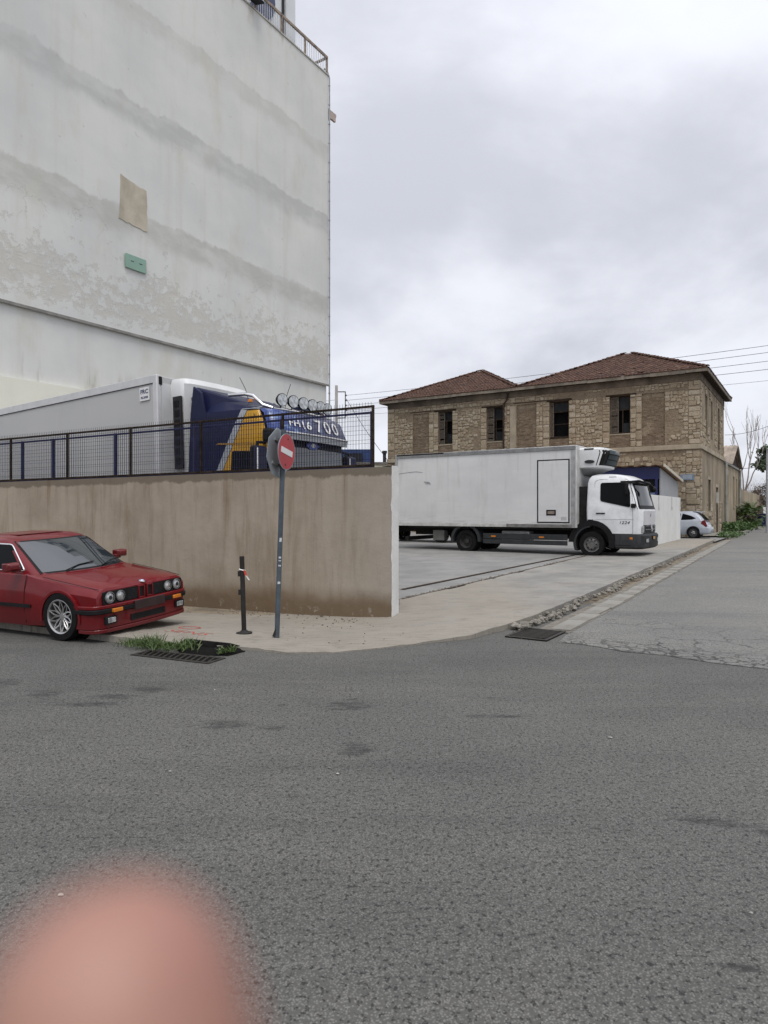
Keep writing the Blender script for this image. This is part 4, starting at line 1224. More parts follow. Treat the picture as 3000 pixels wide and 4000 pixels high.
mb = MB().add([(.05, 2.8, 5.08), (.05, 10.6, 5.08), (.05, 6.6, 6.68)], [(0, 1, 2)]); mb.build('dark_gable', DARKWOOD, t)
t = thing('garden_wall', 'crumbling ochre garden wall behind the green bush', 'wall', at_sb(.25, 23.05, 0), RB)
mb = MB(); rr = random.Random(4)
prof = [(y, 3.35 + .12 * mnoise.noise(Vector((y * .7, 0, 0))) - (.25 if 24 < y < 26 else 0)) for y in [k * .6 for k in range(0, 50)]]
mb.rings([[(0, y, -.3), (-.4, y, -.3), (-.4, y, z), (0, y, z)] for y, z in prof]); mb.build('wall_body', PL2, t)
MB().box(-.55, .12, 27.2, 29.6, 3.3, 3.48).build('coping_slab', PLASTER_PALE, t)

# ------------------------------------------------------------------ low cream building and pole behind the yard
t = thing('cream_building', 'low cream flat-roofed building beyond the yard fence', 'building', (-7.0, 61, .15))
MB().box(0, 8.4, 0, 8, -.3, 5.75).build('wall', CREAM, t)
MB().box(-.1, 8.5, -.12, 8.1, 5.75, 5.95).build('roof_slab', M('roof_edge', (.16, .15, .14), .9, .3, 2), t)
MB().box(5.7, 8.3, -.1, -.0, 4.6, 4.8).build('pipe_run', CREAM, t)
MB().tube([(7.05, 2, 5.9), (7.05, 2, 6.9)], .16, 8).tube([(7.05, 2, 6.9), (7.05, 2, 7.15)], .23, 8).build('vent_cowl', M('dark_paint'), t)
t2 = thing('blue_container', 'blue metal container on the roof of the cream building', 'container', (-5.8, 63, 6.1))
MB().box(0, 4.6, 0, 2.4, 0, 1.35).build('container_body', M('container_blue', (.03, .06, .17), .5, .15, 2), t2, bevel=.04)
MB().box(2.1, 3.8, -.25, .0, .0, .95).build('equipment_box', M('flood_black'), t2)
for k in range(10): MB().box(.1 + k * .45, .16 + k * .45, -.03, .0, .05, 1.3).build('rib', M('container_blue'), t2)

pole = thing('utility_pole', 'grey concrete utility pole with a bracket beside the tall building', 'pole', (-4.93, 70, .1))
PC = M('pole_concrete', (.40, .39, .37), .85, .1, 2)
MB().rings([[(-.22, -.22, 0), (.22, -.22, 0), (.22, .22, 0), (-.22, .22, 0)], [(-.14, -.14, 14.6), (.14, -.14, 14.6), (.14, .14, 14.6), (-.14, .14, 14.6)]]).build('shaft', PC, pole)
br = MB(); 
for zz in (13.9, 11.2): br.box(.12, .95, -.04, .04, zz, zz + .09)
br.box(.88, .97, -.04, .04, 11.2, 13.99); br.build('bracket', M('dark_paint'), pole)
for k in range(5):
    MB().lathe([(.01, 0), (.07, .03), (.05, .08), (.08, .12), (.05, .17), (.01, .2)], 10, 'Z', (1.02, 0, 11.4 + k * .52)).build('insulator', M('insulator', (.12, .08, .07), .3, .2, 4), pole, smooth=40)
WIREM = M('cable', (.03, .03, .032), .6, .1, 5)
right = [(3000, 1335), (3000, 1362), (3000, 1396), (3000, 1428), (3000, 1472)]
names = ['topmost', 'second', 'third', 'fourth', 'lowest']
for k in range(5):
    p0 = Vector((-3.9, 70, .1 + 11.5 + (4 - k) * .52 + .0)); p1 = spot(*right[k], 48)
    d = p1 - p0; pts = []
    for j in range(21):
        u = j / 20 * 1.35; q = p0 + d * u; q.z -= .35 * 4 * (u / 1.35) * (1 - u / 1.35); pts.append(q - p0)
    o_ = MB().tube(pts, .017 if k < 4 else .011, 5).build('overhead_wire', WIREM, None, loc=p0)
    tag(o_, f'{names[k]} of the overhead wires crossing behind the tiled roofs', 'wire', 'overhead wires')
def cable(label, pts, r, sag):
    a, b = Vector(pts[0]), Vector(pts[1]); L = []
    for j in range(17):
        u = j / 16; q = a.lerp(b, u); q.z -= sag * 4 * u * (1 - u); L.append(q - a)
    return tag(MB().tube(L, r, 5).build('overhead_wire', WIREM, None, loc=a), label, 'wire', 'overhead wires')
cable('cable sagging from the stone building corner to the right', (at_sb(.1, 11.4, 6.9), spot(3150, 1585, 42)), .014, .45)
cable('cable from the plastered house crossing below the bare tree', (at_sb(.3, 22, 5.1), spot(3100, 1800, 60)), .02, .1)
cable('slanting guy cable from the utility pole down to the cream building', ((-3.9, 69.8, 13.3), (.4, 61, 6.2)), .025, .25)
cable('wire running left from the utility pole behind the tall building', ((-5.1, 70, 13.2), (-25, 74, 12.6)), .017, .3)

# ------------------------------------------------------------------ vegetation
def leaf_crown(mb, c, rad, n, size, rng, clumps=26, flat=.55):
    cs = []
    for k in range(clumps):
        v = Vector((rng.gauss(0, 1), rng.gauss(0, 1), rng.gauss(0, 1))).normalized() * rng.uniform(.35, 1.0)
        cs.append((Vector((c[0] + v.x * rad[0], c[1] + v.y * rad[1], c[2] + v.z * rad[2])), rng.uniform(.16, .36)))
    for k in range(n):
        cc, cr = cs[rng.randrange(clumps)]
        v = Vector((rng.gauss(0, .5), rng.gauss(0, .5), rng.gauss(0, .5)))
        q = cc + Vector((v.x * rad[0], v.y * rad[1], v.z * rad[2] * flat)) * cr
        d = Vector((rng.gauss(0, 1), rng.gauss(0, 1), rng.gauss(-.2, .6))).normalized(); s_ = d.cross(Vector((rng.gauss(0, 1), rng.gauss(0, 1), rng.gauss(0, 1)))).normalized()
        l_ = size * rng.uniform(.6, 1.3); w_ = l_ * .36
        mb.add([q, q + d * l_ * .5 + s_ * w_, q + d * l_, q + d * l_ * .5 - s_ * w_], [(0, 1, 2, 3)])
LEAF_D = mat_leaf('evergreen_leaf', (.022, .042, .018), (.055, .085, .035))
LEAF_G = mat_leaf('bush_leaf', (.045, .085, .02), (.10, .16, .035))
LEAF_W = mat_leaf('weed_leaf', (.04, .085, .02), (.085, .15, .04))
LEAF_B = mat_leaf('dry_twig_leaf', (.11, .08, .06), (.17, .13, .10))
BARK = M('bark', (.12, .10, .085), .9, .3, 5, bump=.5)
BARKP = M('pale_bark', (.25, .22, .20), .9, .2, 5)
def branches(mb, p, d, L, r, depth, rng, spread=.5, up=.25):
    pts = [p]; q = p; dd = d.copy(); n = 4
    for k in range(n):
        dd = (dd + Vector((rng.gauss(0, .10), rng.gauss(0, .10), rng.gauss(up * .3, .05)))).normalized(); q = q + dd * L / n; pts.append(q)
    mb.tube(pts, [lerp(r, r * .6, k / n) for k in range(n + 1)], 5, cap=False)
    if depth <= 0: return
    for k in range(rng.choice((2, 2, 3))):
        nd = (dd + Vector((rng.gauss(0, spread), rng.gauss(0, spread), rng.uniform(.0, up)))).normalized()
        branches(mb, pts[rng.choice((3, 4, 4))], nd, L * rng.uniform(.6, .82), r * .58, depth - 1, rng, spread, up)
# leafless tree behind the garden wall
rng = random.Random(19)
t = thing('bare_tree', 'leafless pale tree standing behind the garden wall', 'tree', (36.9, 70, .15))
tr = MB().tube([(0, 0, 0), (.1, 0, 1.2), (.35, 0, 2.4), (.45, .1, 3.4)], [.26, .2, .17, .15], 7); tr.build('trunk', BARK, t, smooth=50)
mb = MB()
for k, (dx, L) in enumerate(((-.62, 3.0), (-.25, 3.4), (.10, 3.6), (.38, 3.2))):
    branches(mb, Vector((.4, 0, 3.2)), Vector((dx, rng.uniform(-.3, .3), 1)).normalized(), L, .085, 3, rng, .26, .55)
mb.build('crown', BARKP, t, smooth=50)
# evergreen at the right edge
t = thing('evergreen_tree', 'dark evergreen tree at the right edge of the picture', 'tree', (45.2, 76, .15))
MB().tube([(0, 0, 0), (.1, 0, 3), (.0, .1, 6), (.3, 0, 8)], [.3, .24, .17, .08], 7).build('trunk', BARK, t, smooth=50)
mb = MB(); leaf_crown(mb, (0, 0, 7.4), (3.4, 3.0, 2.9), 5200, .42, rng, 34)
mb.build('crown', LEAF_D, t)
# brown leafless thicket behind the wall
for k, (x, y, h, lab) in enumerate(((39.2, 74, 3.6, 'brown leafless thicket shrub just right of the bare tree'), (42.0, 76, 4.6, 'brown leafless thicket shrub below the evergreen'), (45, 80, 5.0, 'brown leafless thicket shrub at the right picture edge'), (41.5, 86, 4.6, 'brown leafless thicket shrub farthest behind the garden wall'))):
    t = thing('thicket_shrub', lab, 'shrub', (x, y, .15), group='leafless thicket')
    mb = MB()
    for j in range(16): branches(mb, Vector((rng.uniform(-1.2, 1.2), rng.uniform(-1, 1), 0)), Vector((rng.gauss(0, .35), rng.gauss(0, .3), 1)).normalized(), h * .42, .035, 3, rng, .5, .3)
    mb.build('stems', BARK, t)
    mb = MB(); leaf_crown(mb, (0, 0, h * .6), (2.0, 1.6, h * .42), 1500, .16, rng, 22); mb.build('dry_leaves', LEAF_B, t)
# green bush in front of the garden wall
t = thing('green_bush', 'big leafy green bush sprawling in front of the garden wall', 'bush', (29.9, 55.5, .2))
mb = MB(); rng = random.Random(41)
for j in range(14): branches(mb, Vector((rng.uniform(-.3, .3), rng.uniform(-.3, .3), 0)), Vector((rng.gauss(0, .4), rng.gauss(0, .4), 1)).normalized(), 1.0, .03, 2, rng, .5, .2)
mb.build('stems', BARK, t)
mb = MB()
def frond(mb, p, d, L, rng):
    q = p.copy(); dd = d.copy()
    for k in range(11):
        dd = (dd + Vector((0, 0, -.09))).normalized(); q = q + dd * L / 11; sd_ = dd.cross(Vector((0, 0, 1))).normalized()
        for s_ in (-1, 1):
            e = (sd_ * s_ + dd * .5 + Vector((0, 0, -.15))).normalized(); l_ = .26 * (1 - .05 * k); w_ = dd * .035
            mb.add([q - w_, q + w_, q + e * l_ + w_ * .2, q + e * l_ - w_ * .2], [(0, 1, 2, 3)])
for k in range(190):
    a = rng.uniform(0, 2 * pi); el = rng.uniform(.0, 1.15); z = rng.uniform(.1, 1.75)
    frond(mb, Vector((rng.gauss(0, .45), rng.gauss(0, .45), z)), Vector((cos(a) * cos(el), sin(a) * cos(el), sin(el))), rng.uniform(.6, 1.1), rng)
mb.build('leaves', LEAF_G, t)
# weeds along the street-side wall
mb = MB()
for k in range(90):
    q = at_sb(rng.uniform(.08, 1.15), rng.uniform(10, 27), 0)
    leaf_crown(mb, (q.x, q.y, ground_h(q.y) + .28 + rng.uniform(0, .2)), (.45, .45, .38), 70, .16, rng, 5)
for k in range(26):
    q = at_sb(rng.uniform(.7, 1.9), rng.uniform(-.4, 6.5), 0)
    leaf_crown(mb, (q.x, q.y, ground_h(q.y) + .16), (.3, .3, .16), 60, .09, rng, 5)
mb.build('roadside_weeds', LEAF_W, kind='stuff', label='low green weeds along the foot of the street-side walls', category='weeds')
# a few scraps of litter and pebbles on the carriageway
rng = random.Random(55)
mb = MB()
for k in range(16):
    y = rng.uniform(2.2, 7.6); x = rng.uniform(-.55, .6) * y
    r = rng.uniform(.006, .016)
    pts = [(x + r * rng.uniform(.6, 1.3) * cos(a), y + r * rng.uniform(.6, 1.3) * sin(a), .003 + rng.uniform(0, .006)) for a in (0, 1.3, 2.6, 3.9, 5.1)]
    mb.add(pts + [(x, y, .012)], [(0, 1, 5), (1, 2, 5), (2, 3, 5), (3, 4, 5), (4, 0, 5)])
mb.build('road_litter', mat_leaf('litter_scraps', (.05, .045, .04), (.4, .39, .36)), kind='stuff', label='small pale scraps and pebbles scattered on the road', category='litter')
# lamp column and parked van/bin far up the street
t = thing('lamp_post', 'grey street lamp column at the right picture edge', 'lamp post', spot(2996, 2085, 47) * 1.0)
MB().tube([(0, 0, -.3), (0, 0, 5.6)], [.085, .06], 8).build('column', M('galvanised', (.36, .37, .38), .5, .1, 3, metal=.3), t, smooth=40)
MB().tube([(0, 0, 5.6), (.0, 0, 5.9), (.5, -.3, 6.1), (1.2, -.6, 6.15)], .045, 6).build('arm', M('galvanised'), t)
MB().box(1.1, 1.7, -.75, -.5, 6.08, 6.2).build('lamp_head', M('galvanised'), t, bevel=.03)
b0 = spot(2982, 2070, 62)
t = thing('waste_bin', 'dark blue wheeled waste bin far up the street', 'bin', (b0.x, b0.y, .2))
MB().rings([[(-.45, -.45, .1), (.45, -.45, .1), (.45, .45, .1), (-.45, .45, .1)], [(-.55, -.55, 1.15), (.55, -.55, 1.15), (.55, .55, 1.15), (-.55, .55, 1.15)]]).build('bin_body', M('bin_navy', (.012, .016, .05), .5, .2, 3), t, bevel=.04)
MB().box(-.6, .6, -.6, .6, 1.15, 1.25).build('lid', M('bin_navy'), t, bevel=.03)
for sx in (-.35, .35): MB().lathe([(.1, -.03), (.1, .03)], 10, 'X', (sx, -.35, .1)).build('wheel', M('rubber', (.012, .012, .0125), .85, .2, 8), t)
v0 = spot(2996, 2066, 68)
t = thing('white_van', 'white van parked behind the blue bin up the street', 'van', (v0.x + .6, v0.y, .15), radians(60))
prof = [(-2.2, .35), (2.0, .35), (2.15, .6), (2.1, 1.0), (1.3, 1.15), (.85, 1.85), (-2.1, 1.9), (-2.25, 1.2)]
MB().prism(prof, 'Y', -.85, .85).build('body', M('van_white', (.7, .71, .72), .3, .03, 2, coat=.5), t, bevel=.06)
MB().prism([(.95, 1.18), (1.25, 1.18), (.86, 1.78), (.2, 1.78), (.2, 1.18)], 'Y', -.86, .86).build('side_glass', M('car_glass', (.006, .007, .008), .05, .1, 4, ior=1.35), t)
for x in (-1.4, 1.35):
    for y in (-.78, .78): MB().lathe([(.2, -.1), (.32, -.1), (.34, 0), (.32, .1), (.2, .1)], 18, 'Y', (x, y, .33)).build('wheel', M('rubber'), t, smooth=40)

# ================================================================== road sign and bollard
POLE = M('pole_paint', (.075, .095, .115), .55, .25, 5, bump=.2, dirt=.45, metal=.2)
sx, sy = -1.35, 8.52; sz = pave_z(sx, sy)
t = thing('road_sign', 'leaning sign post with red no-entry disc and grey octagon back', 'sign', (sx, sy, sz), rot=(0, radians(1.9), 0))
H = 2.36 - sz
MB().tube([(0, 0, -.1), (0, 0, H + .28)], .032, 14).build('pole', POLE, t, smooth=40)
MB().box(-.06, -.025, -.03, .03, 0, .10, Matrix.Rotation(.35, 4, 'Y')).build('base_fin', IRON, t)
ang = radians(71)          # the plates face right, across the view
def plate(z, r, n, off, a0, mat, nm, th=.006, rim=0):
    mb = MB(); ring = []
    ring = [(r * cos(a0 + 2 * pi * k / n), r * sin(a0 + 2 * pi * k / n)) for k in range(n)]
    mb.prism(ring, 'Y', 0, th)
    M4 = Matrix.Translation((0, 0, z)) @ Matrix.Rotation(ang, 4, 'Z') @ Matrix.Translation((0, off, 0)) @ Matrix.Rotation(radians(9), 4, 'Y')
    return mb.xform(M4), M4
SIGNRED = M('sign_red', (.36, .022, .03), .4, .12, 5)
SIGNWHITE = M('sign_white', (.66, .66, .66), .5, .05, 5)
SIGNGREY = M('sign_back_grey', (.27, .30, .32), .5, .08, 3, metal=.3)
mb, M4 = plate(H, .222, 40, -.052, 0, SIGNRED, 'disc')
disc = mb.build('no_entry_disc', SIGNRED, t, bevel=.002)
MB().box(-.155, .155, -.0045, -.0005, -.036, .036).xform(M4).build('white_bar', SIGNWHITE, disc)
for z in (.165, -.165): MB().lathe([(.012, -.006), (.012, 0)], 8, 'Y', (0, 0, z)).xform(M4).build('bolt', STEEL_RUST, disc)
MB().lathe([(.222, 0), (.229, 0), (.229, .008), (.222, .008)], 40, 'Y', cap=False).xform(M4).build('rim', SIGNGREY, disc)
mb, M4 = plate(H - .02, .325, 8, .055, pi / 8, SIGNGREY, 'octagon')
octo = mb.build('octagon_back', SIGNGREY, t, bevel=.002)
for z in (.15, -.15): MB().box(-.16, .16, -.014, -.001, z - .016, z + .016).xform(M4).build('rail', SIGNGREY, octo)
for z in (H + .15, H - .17):
    MB().box(-.045, .045, -.045, .045, z - .015, z + .015, Matrix.Rotation(ang, 4, 'Z')).build('clamp', IRON, t)
for z, h in ((.83, .03), (.86, .02), (.62, .025), (.585, .015), (.52, .02), (.30, .03)):
    MB().box(-.012 + z * .01, .024, -.0335, -.0325, z + .38, z + .38 + h).build('sticker_scrap', M('sticker', (.5, .52, .54), .6, .2, 20), t)
sx, sy = -1.815, 8.77; sz = pave_z(sx, sy)
t = thing('bollard', 'thin dark steel bollard with a scrap of red and white tape', 'bollard', (sx, sy, sz), rot=(0, radians(-1.7), 0))
BOL = M('bollard_paint', (.03, .028, .027), .6, .3, 6, dirt=.3)
MB().tube([(0, 0, 0), (0, 0, 1.0)], .031, 14).build('post', BOL, t, smooth=40)
MB().lathe([(.105, -.002), (.105, .012), (.06, .02), (.034, .045)], 20, 'Z').build('base_plate', BOL, t, smooth=30)
for z0, z1 in ((.74, .81), (.50, .57)): MB().box(-.058, -.022, -.015, .015, z0, z1).build('latch_plate', BOL, t, bevel=.003)
tp = part_empty('warning_tape', t)
MB().tube([(.036 * cos(a * pi / 6), .036 * sin(a * pi / 6), .825 - .01 * cos(a * pi / 6)) for a in range(13)], .008, 4).build('tape_knot', M('tape_white', (.75, .74, .72), .5, .05, 8), tp)
MB().add([(.02, -.037, .82), (.045, -.045, .825), (.075, -.055, .745), (.045, -.05, .755)], [(0, 1, 2, 3)]).build('tape_red', M('tape_red', (.55, .05, .03), .5, .1, 8), tp)
MB().add([(.045, -.05, .757), (.075, -.055, .747), (.105, -.05, .695), (.09, -.05, .69)], [(0, 1, 2, 3)]).build('tape_end', M('tape_white'), tp)
# ================================================================== vehicles
RUBBER = M('rubber', (.012, .012, .0125), .85, .2, 8)
GLASS = M('car_glass', (.006, .007, .008), .05, .1, 4, ior=1.35)
def mat_screen():
    m, nt, b = new_mat('windscreen_glass')
    b.inputs['Base Color'].default_value = (.02, .026, .03, 1); b.inputs['Roughness'].default_value = .02; b.inputs['IOR'].default_value = 1.95
    return m
SCREEN = mat_screen()
TSCREEN = M('truck_screen', (.008, .010, .011), .04, .1, 4, ior=1.5)
TSCREEN.node_tree.nodes['Principled BSDF'].inputs['Specular IOR Level'].default_value = .5
BLACKTRIM = M('black_trim', (.014, .014, .015), .5, .2, 6)
GREYPLAS = M('grey_plastic', (.036, .037, .039), .6, .15, 6, dirt=.3)
CHROME = M('chrome', (.72, .72, .72), .14, .05, 5, metal=1)
ALU = M('aluminium', (.38, .38, .38), .45, .15, 5, metal=.6, dirt=.4)
LENS = M('clear_lens', (.42, .44, .45), .15, .45, 18, ior=1.6, metal=.45)
AMBER = M('amber_lens', (.55, .17, .015), .25, .1, 6)
REDLENS = M('red_lens', (.13, .008, .012), .2, .1, 6)
class Cab:
    """body shell from plan-view rings stacked in z; levels: (z, x0, x1, half_width, r_front, r_back, bow_front)"""
    def __init__(s, levels): s.L = levels
    def at(s, z):
        L = s.L
        if z <= L[0][0]: return L[0]
        for a, b in zip(L, L[1:]):
            if z <= b[0]:
                t = (z - a[0]) / (b[0] - a[0]); return tuple(lerp(p, q, t) for p, q in zip(a, b))
        return L[-1]
    def _edge(s, y, hw, r, bow):
        ay = min(abs(y), hw); d = bow * (ay / hw) ** 2; k = ay - (hw - r)
        if k > 0 and r > 0: d += r * (1 - sqrt(max(0, 1 - (k / r) ** 2)))
        return d
    def fx(s, y, z): z_, x0, x1, hw, rf, rb, bw = s.at(z); return x1 - s._edge(y, hw, rf, bw)
    def ring(s, lv, n=12):
        z, x0, x1, hw, rf, rb, bw = lv
        ys = [hw * sin(pi / 2 * (2 * k / n - 1)) for k in range(n + 1)]
        f = [(x1 - s._edge(y, hw, rf, bw), y, z) for y in ys]
        return f + [(x0 + s._edge(y, hw, rb, 0), y, z) for y in reversed(ys)]
    def body(s): return MB().rings([s.ring(l) for l in s.L])
    def front(s, y0, y1, z0, z1, off=.004, ny=14, nz=8, ztop=None):
        """skin on the front between two y and z values, lifted off the shell"""
        def fn(u, v):
            y = lerp(y0, y1, u); zb, zt = z0, z1
            z = lerp(zb, zt, v)
            hw = s.at(z)[3]; hw0 = s.at((z0 + z1) / 2)[3]
            yy = y * hw / hw0
            return (s.fx(yy, z) + off, yy, z)
        return MB().grid(fn, ny, nz)
    def side(s, poly, sgn, off=.004, th=.006):
        """polygon in (x, z) laid on one flank"""
        mb = MB(); n = len(poly)
        zs = sorted({round(z, 4) for x, z in poly} | {l[0] for l in s.L if min(p[1] for p in poly) < l[0] < max(p[1] for p in poly)})
        def span(z):
            xs = []
            for k in range(n):
                (xa, za), (xb, zb) = poly[k], poly[(k + 1) % n]
                if abs(za - zb) < 1e-6:
                    if abs(za - z) < 1e-4: xs += [xa, xb]
                elif min(za, zb) - 1e-5 <= z <= max(za, zb) + 1e-5: xs.append(xa + (xb - xa) * (z - za) / (zb - za))
            return min(xs), max(xs)
        rows = []
        for a, b in zip(zs, zs[1:]):
            m_ = max(1, int((b - a) / .12))
            rows += [lerp(a + 1e-4, b - 1e-4, k / m_) for k in range(m_)]
        rows.append(zs[-1] - 1e-4)
        NX = 10
        for z in rows:
            a, b = span(z)
            for k in range(NX + 1):
                x = lerp(a, b, k / NX); mb.v.append((x, sgn * (s.sy(x, z) + off), z))
        for j in range(len(rows) - 1):
            for k in range(NX):
                q = j * (NX + 1) + k; mb.f.append((q, q + 1, q + NX + 2, q + NX + 1))
        return mb
    def sy(s, x, z):
        """half width of the shell at a station x"""
        hw = s.at(z)[3]
        if s.fx(hw * .999, z) >= x: return hw
        lo, hi = 0, hw
        for _ in range(24):
            m_ = (lo + hi) / 2
            if s.fx(m_, z) >= x: lo = m_
            else: hi = m_
        return lo
def shrink(poly, d):
    cx = sum(p[0] for p in poly) / len(poly); cz = sum(p[1] for p in poly) / len(poly)
    out = []
    for x, z in poly:
        v = Vector((cx - x, cz - z)); L = v.length; out.append((x + v.x / L * d * 1.4, z + v.y / L * d * 1.2))
    return out
def round_poly(poly, r, n=3):
    out = []; m = len(poly)
    for i in range(m):
        p, a, b = Vector(poly[i]), Vector(poly[i - 1]), Vector(poly[(i + 1) % m])
        da, db = (a - p), (b - p); ra = min(r, da.length * .45); rb = min(r, db.length * .45)
        p0, p1 = p + da.normalized() * ra, p + db.normalized() * rb
        for k in range(n + 1):
            t = k / n; q = p0 * (1 - t) ** 2 + p * 2 * t * (1 - t) + p1 * t * t; out.append((q.x, q.y))
    return out
def outline(cab, poly, sgn, r, off=.006):
    q = [(x, sgn * (cab.sy(x, z) + off), z) for x, z in poly]; return MB().tube(q + [q[0]], r, 6, cap=False)
def half_sections(stations):
    rings = []
    for x, half in stations:
        rings.append([(x, -y, z) for y, z in half] + [(x, y, z) for y, z in reversed(half) if y > 1e-6])
    # drop the doubled centre points
    out = []
    for r in rings:
        seen = []; 
        for p in r:
            if p not in seen: seen.append(p)
        out.append(seen)
    return MB().rings(out)
def wheel(parent, x, y, z, r, w_, style, out=-1, rim=.68):
    """wheel with tyre, rim and spokes; out = sign of the outward side"""
    wh = part_empty('wheel', parent, (x, y, z))
    h = w_ / 2; rr_ = r * rim
    MB().lathe([(rr_, -h * .8), (rr_ * 1.06, -h), (r * .95, -h), (r, -h * .75), (r, h * .75), (r * .95, h), (rr_ * 1.06, h), (rr_, h * .8)], 36, 'Y', cap=False).build('tyre', RUBBER, wh, smooth=35)
    o = out
    if style == 'mesh':      # crossed thin spokes
        R = M('alloy', (.42, .42, .42), .3, .1, 8, metal=.75)
        MB().lathe([(rr_ * 1.02, h * o), (rr_ * 1.0, h * o * 1.02), (rr_ * .93, h * o * .9), (rr_ * .93, -h * o * .6)], 36, 'Y', cap=False).build('rim', R, wh, smooth=35)
        MB().lathe([(rr_ * .93, -h * .25 * o), (rr_ * .93, -h * .15 * o)], 30, 'Y').build('brake_disc', M('brake_dark', (.03, .03, .03), .6, .2, 6), wh)
        sp = MB()
        for k in range(10):
            a = 2 * pi * k / 10
            for dd in (-.30, .30):
                p0 = Vector((cos(a) * rr_ * .22, h * o * .55, sin(a) * rr_ * .22)); pm = Vector((cos(a + dd * .35) * rr_ * .6, h * o * .66, sin(a + dd * .35) * rr_ * .6)); p1 = Vector((cos(a + dd) * rr_ * .95, h * o * .80, sin(a + dd) * rr_ * .95))
                sp.tube([p0, pm, p1], [.011, .009, .010], 5)
        sp.lathe([(.01, h * o * .62), (rr_ * .2, h * o * .6), (rr_ * .26, h * o * .45)], 16, 'Y'); sp.build('spokes', R, wh, smooth=40)
    elif style == 'truck':
        R = M('truck_rim', (.16, .155, .15), .6, .15, 6, metal=.4, dirt=.5)
        MB().lathe([(rr_, h * o), (rr_ * .95, h * o * .7), (rr_ * .8, h * o * .55), (rr_ * .62, h * o * .95), (rr_ * .42, h * o * 1.0), (rr_ * .38, h * o * .8), (.01, h * o * .85)], 30, 'Y', cap=False).build('rim', R, wh, smooth=40)
        nb = MB()
        for k in range(8):
            a = 2 * pi * k / 8; nb.lathe([(.026, h * o * .8), (.026, h * o * 1.12)], 6, 'Y', (cos(a) * rr_ * .62, 0, sin(a) * rr_ * .62))
        nb.build('wheel_nuts', BLACKTRIM, wh)
    elif style == 'deep':
        R = M('truck_rim_dark', (.05, .047, .045), .7, .2, 6, dirt=.4)
        MB().lathe([(rr_, h * o), (rr_ * .93, h * o * .2), (rr_ * .75, -h * o * .3), (rr_ * .35, -h * o * .2), (rr_ * .33, h * o * .35), (.01, h * o * .4)], 30, 'Y', cap=False).build('rim', R, wh, smooth=40)
    else:
        R = M('alloy_dark', (.06, .06, .065), .4, .1, 8, metal=.4)
        MB().lathe([(rr_, h * o), (rr_ * .92, h * o * .6), (rr_ * .3, h * o * .5), (.01, h * o * .6)], 26, 'Y', cap=False).build('rim', R, wh, smooth=40)
        sp = MB()
        for k in range(5):
            a = 2 * pi * k / 5; sp.tube([(cos(a) * rr_ * .1, h * o * .75, sin(a) * rr_ * .1), (cos(a) * rr_ * .45, h * o * .72, sin(a) * rr_ * .45)], .03, 5)
        sp.build('spokes', M('alloy_hub', (.5, .5, .5), .35, .1, 8, metal=.6), wh)
    return wh
def arch(x, z, r0, r1, a0, a1, y0, y1, n=16):
    """band of a wheel arch between two radii, extruded in y"""
    pts = [(x + r1 * cos(lerp(a0, a1, k / n)), z + r1 * sin(lerp(a0, a1, k / n))) for k in range(n + 1)]
    pts += [(x + r0 * cos(lerp(a1, a0, k / n)), z + r0 * sin(lerp(a1, a0, k / n))) for k in range(n + 1)]
    mb = MB()
    for k in range(n):
        q = [pts[k], pts[k + 1], pts[2 * n - k], pts[2 * n + 1 - k]]
        mb.prism(q, 'Y', y0, y1)
    return mb

# ------------------------------------------------------------------ red saloon
def mat_carpaint(name, c, rough=.32, coat=.5):
    m, nt, b = new_mat(name)
    co = nt.coord(); x, y, z = nt.sep(co)
    n = nt.noise(co, 2.0, 5, .6)
    col = nt.mix(nt.step(n, .35, .7), c, [k * .82 for k in c])
    dust = nt.math('MULTIPLY', nt.step(nt.noise(co, 9, 5, .7), .5, .75), .25)
    low = nt.math('MULTIPLY', nt.step(z, .15, .5, inv=True), .35)
    col = nt.mix(nt.math('MAXIMUM', dust, low), col, [k * .45 + .03 for k in c])
    nt.put(b.inputs['Base Color'], col); nt.put(b.inputs['Roughness'], nt.math('ADD', nt.math('MULTIPLY', n, .2), rough - .05))
    b.inputs['Coat Weight'].default_value = coat; b.inputs['Coat Roughness'].default_value = .05; b.inputs['Specular IOR Level'].default_value = .15
    MATS[name] = m; return m
RED = mat_carpaint('red_paint', (.145, .003, .006), .3)
car = thing('red_car', 'old red two-door saloon with twin round headlights parked on the pavement', 'car', (-3.80, 9.20, -.013), rot=(radians(2.9), 0, radians(-25)))
AX = .16
def sec(zt, cr, ws, wm, zc, zb, wb, zl=.46):
    return [(0, zt + cr), (ws * .5, zt + cr * .8), (ws - .06, zt + .012), (ws, zt - .02), (wm, zc), (wm + .002, zl), (wm - .012, (zl + zb) / 2 - .02), (wb, zb), (0, zb)]
st = [(.735, sec(.665, .012, .68, .735, .585, .36, .68, .44)), (.715, sec(.69, .016, .70, .76, .60, .33, .70, .44)), (.62, sec(.712, .022, .725, .785, .62, .30, .74)), (.40, sec(.738, .028, .745, .803, .64, .26, .77)),
      (0, sec(.785, .03, .765, .818, .66, .22, .79)), (-.30, sec(.825, .03, .775, .824, .66, .21, .79)), (-.50, sec(.86, .02, .775, .826, .66, .20, .79)), (-1.2, sec(.872, .0, .775, .828, .66, .20, .79)),
      (-2.0, sec(.878, .0, .775, .828, .66, .20, .79)), (-2.6, sec(.88, .01, .77, .822, .66, .22, .79)), (-2.9, sec(.875, .02, .76, .815, .66, .26, .77)), (-3.30, sec(.85, .025, .74, .795, .65, .30, .75)), (-3.42, sec(.81, .02, .70, .76, .63, .34, .72))]
body = half_sections(st).build('body', RED, car, smooth=28)
cuts = []
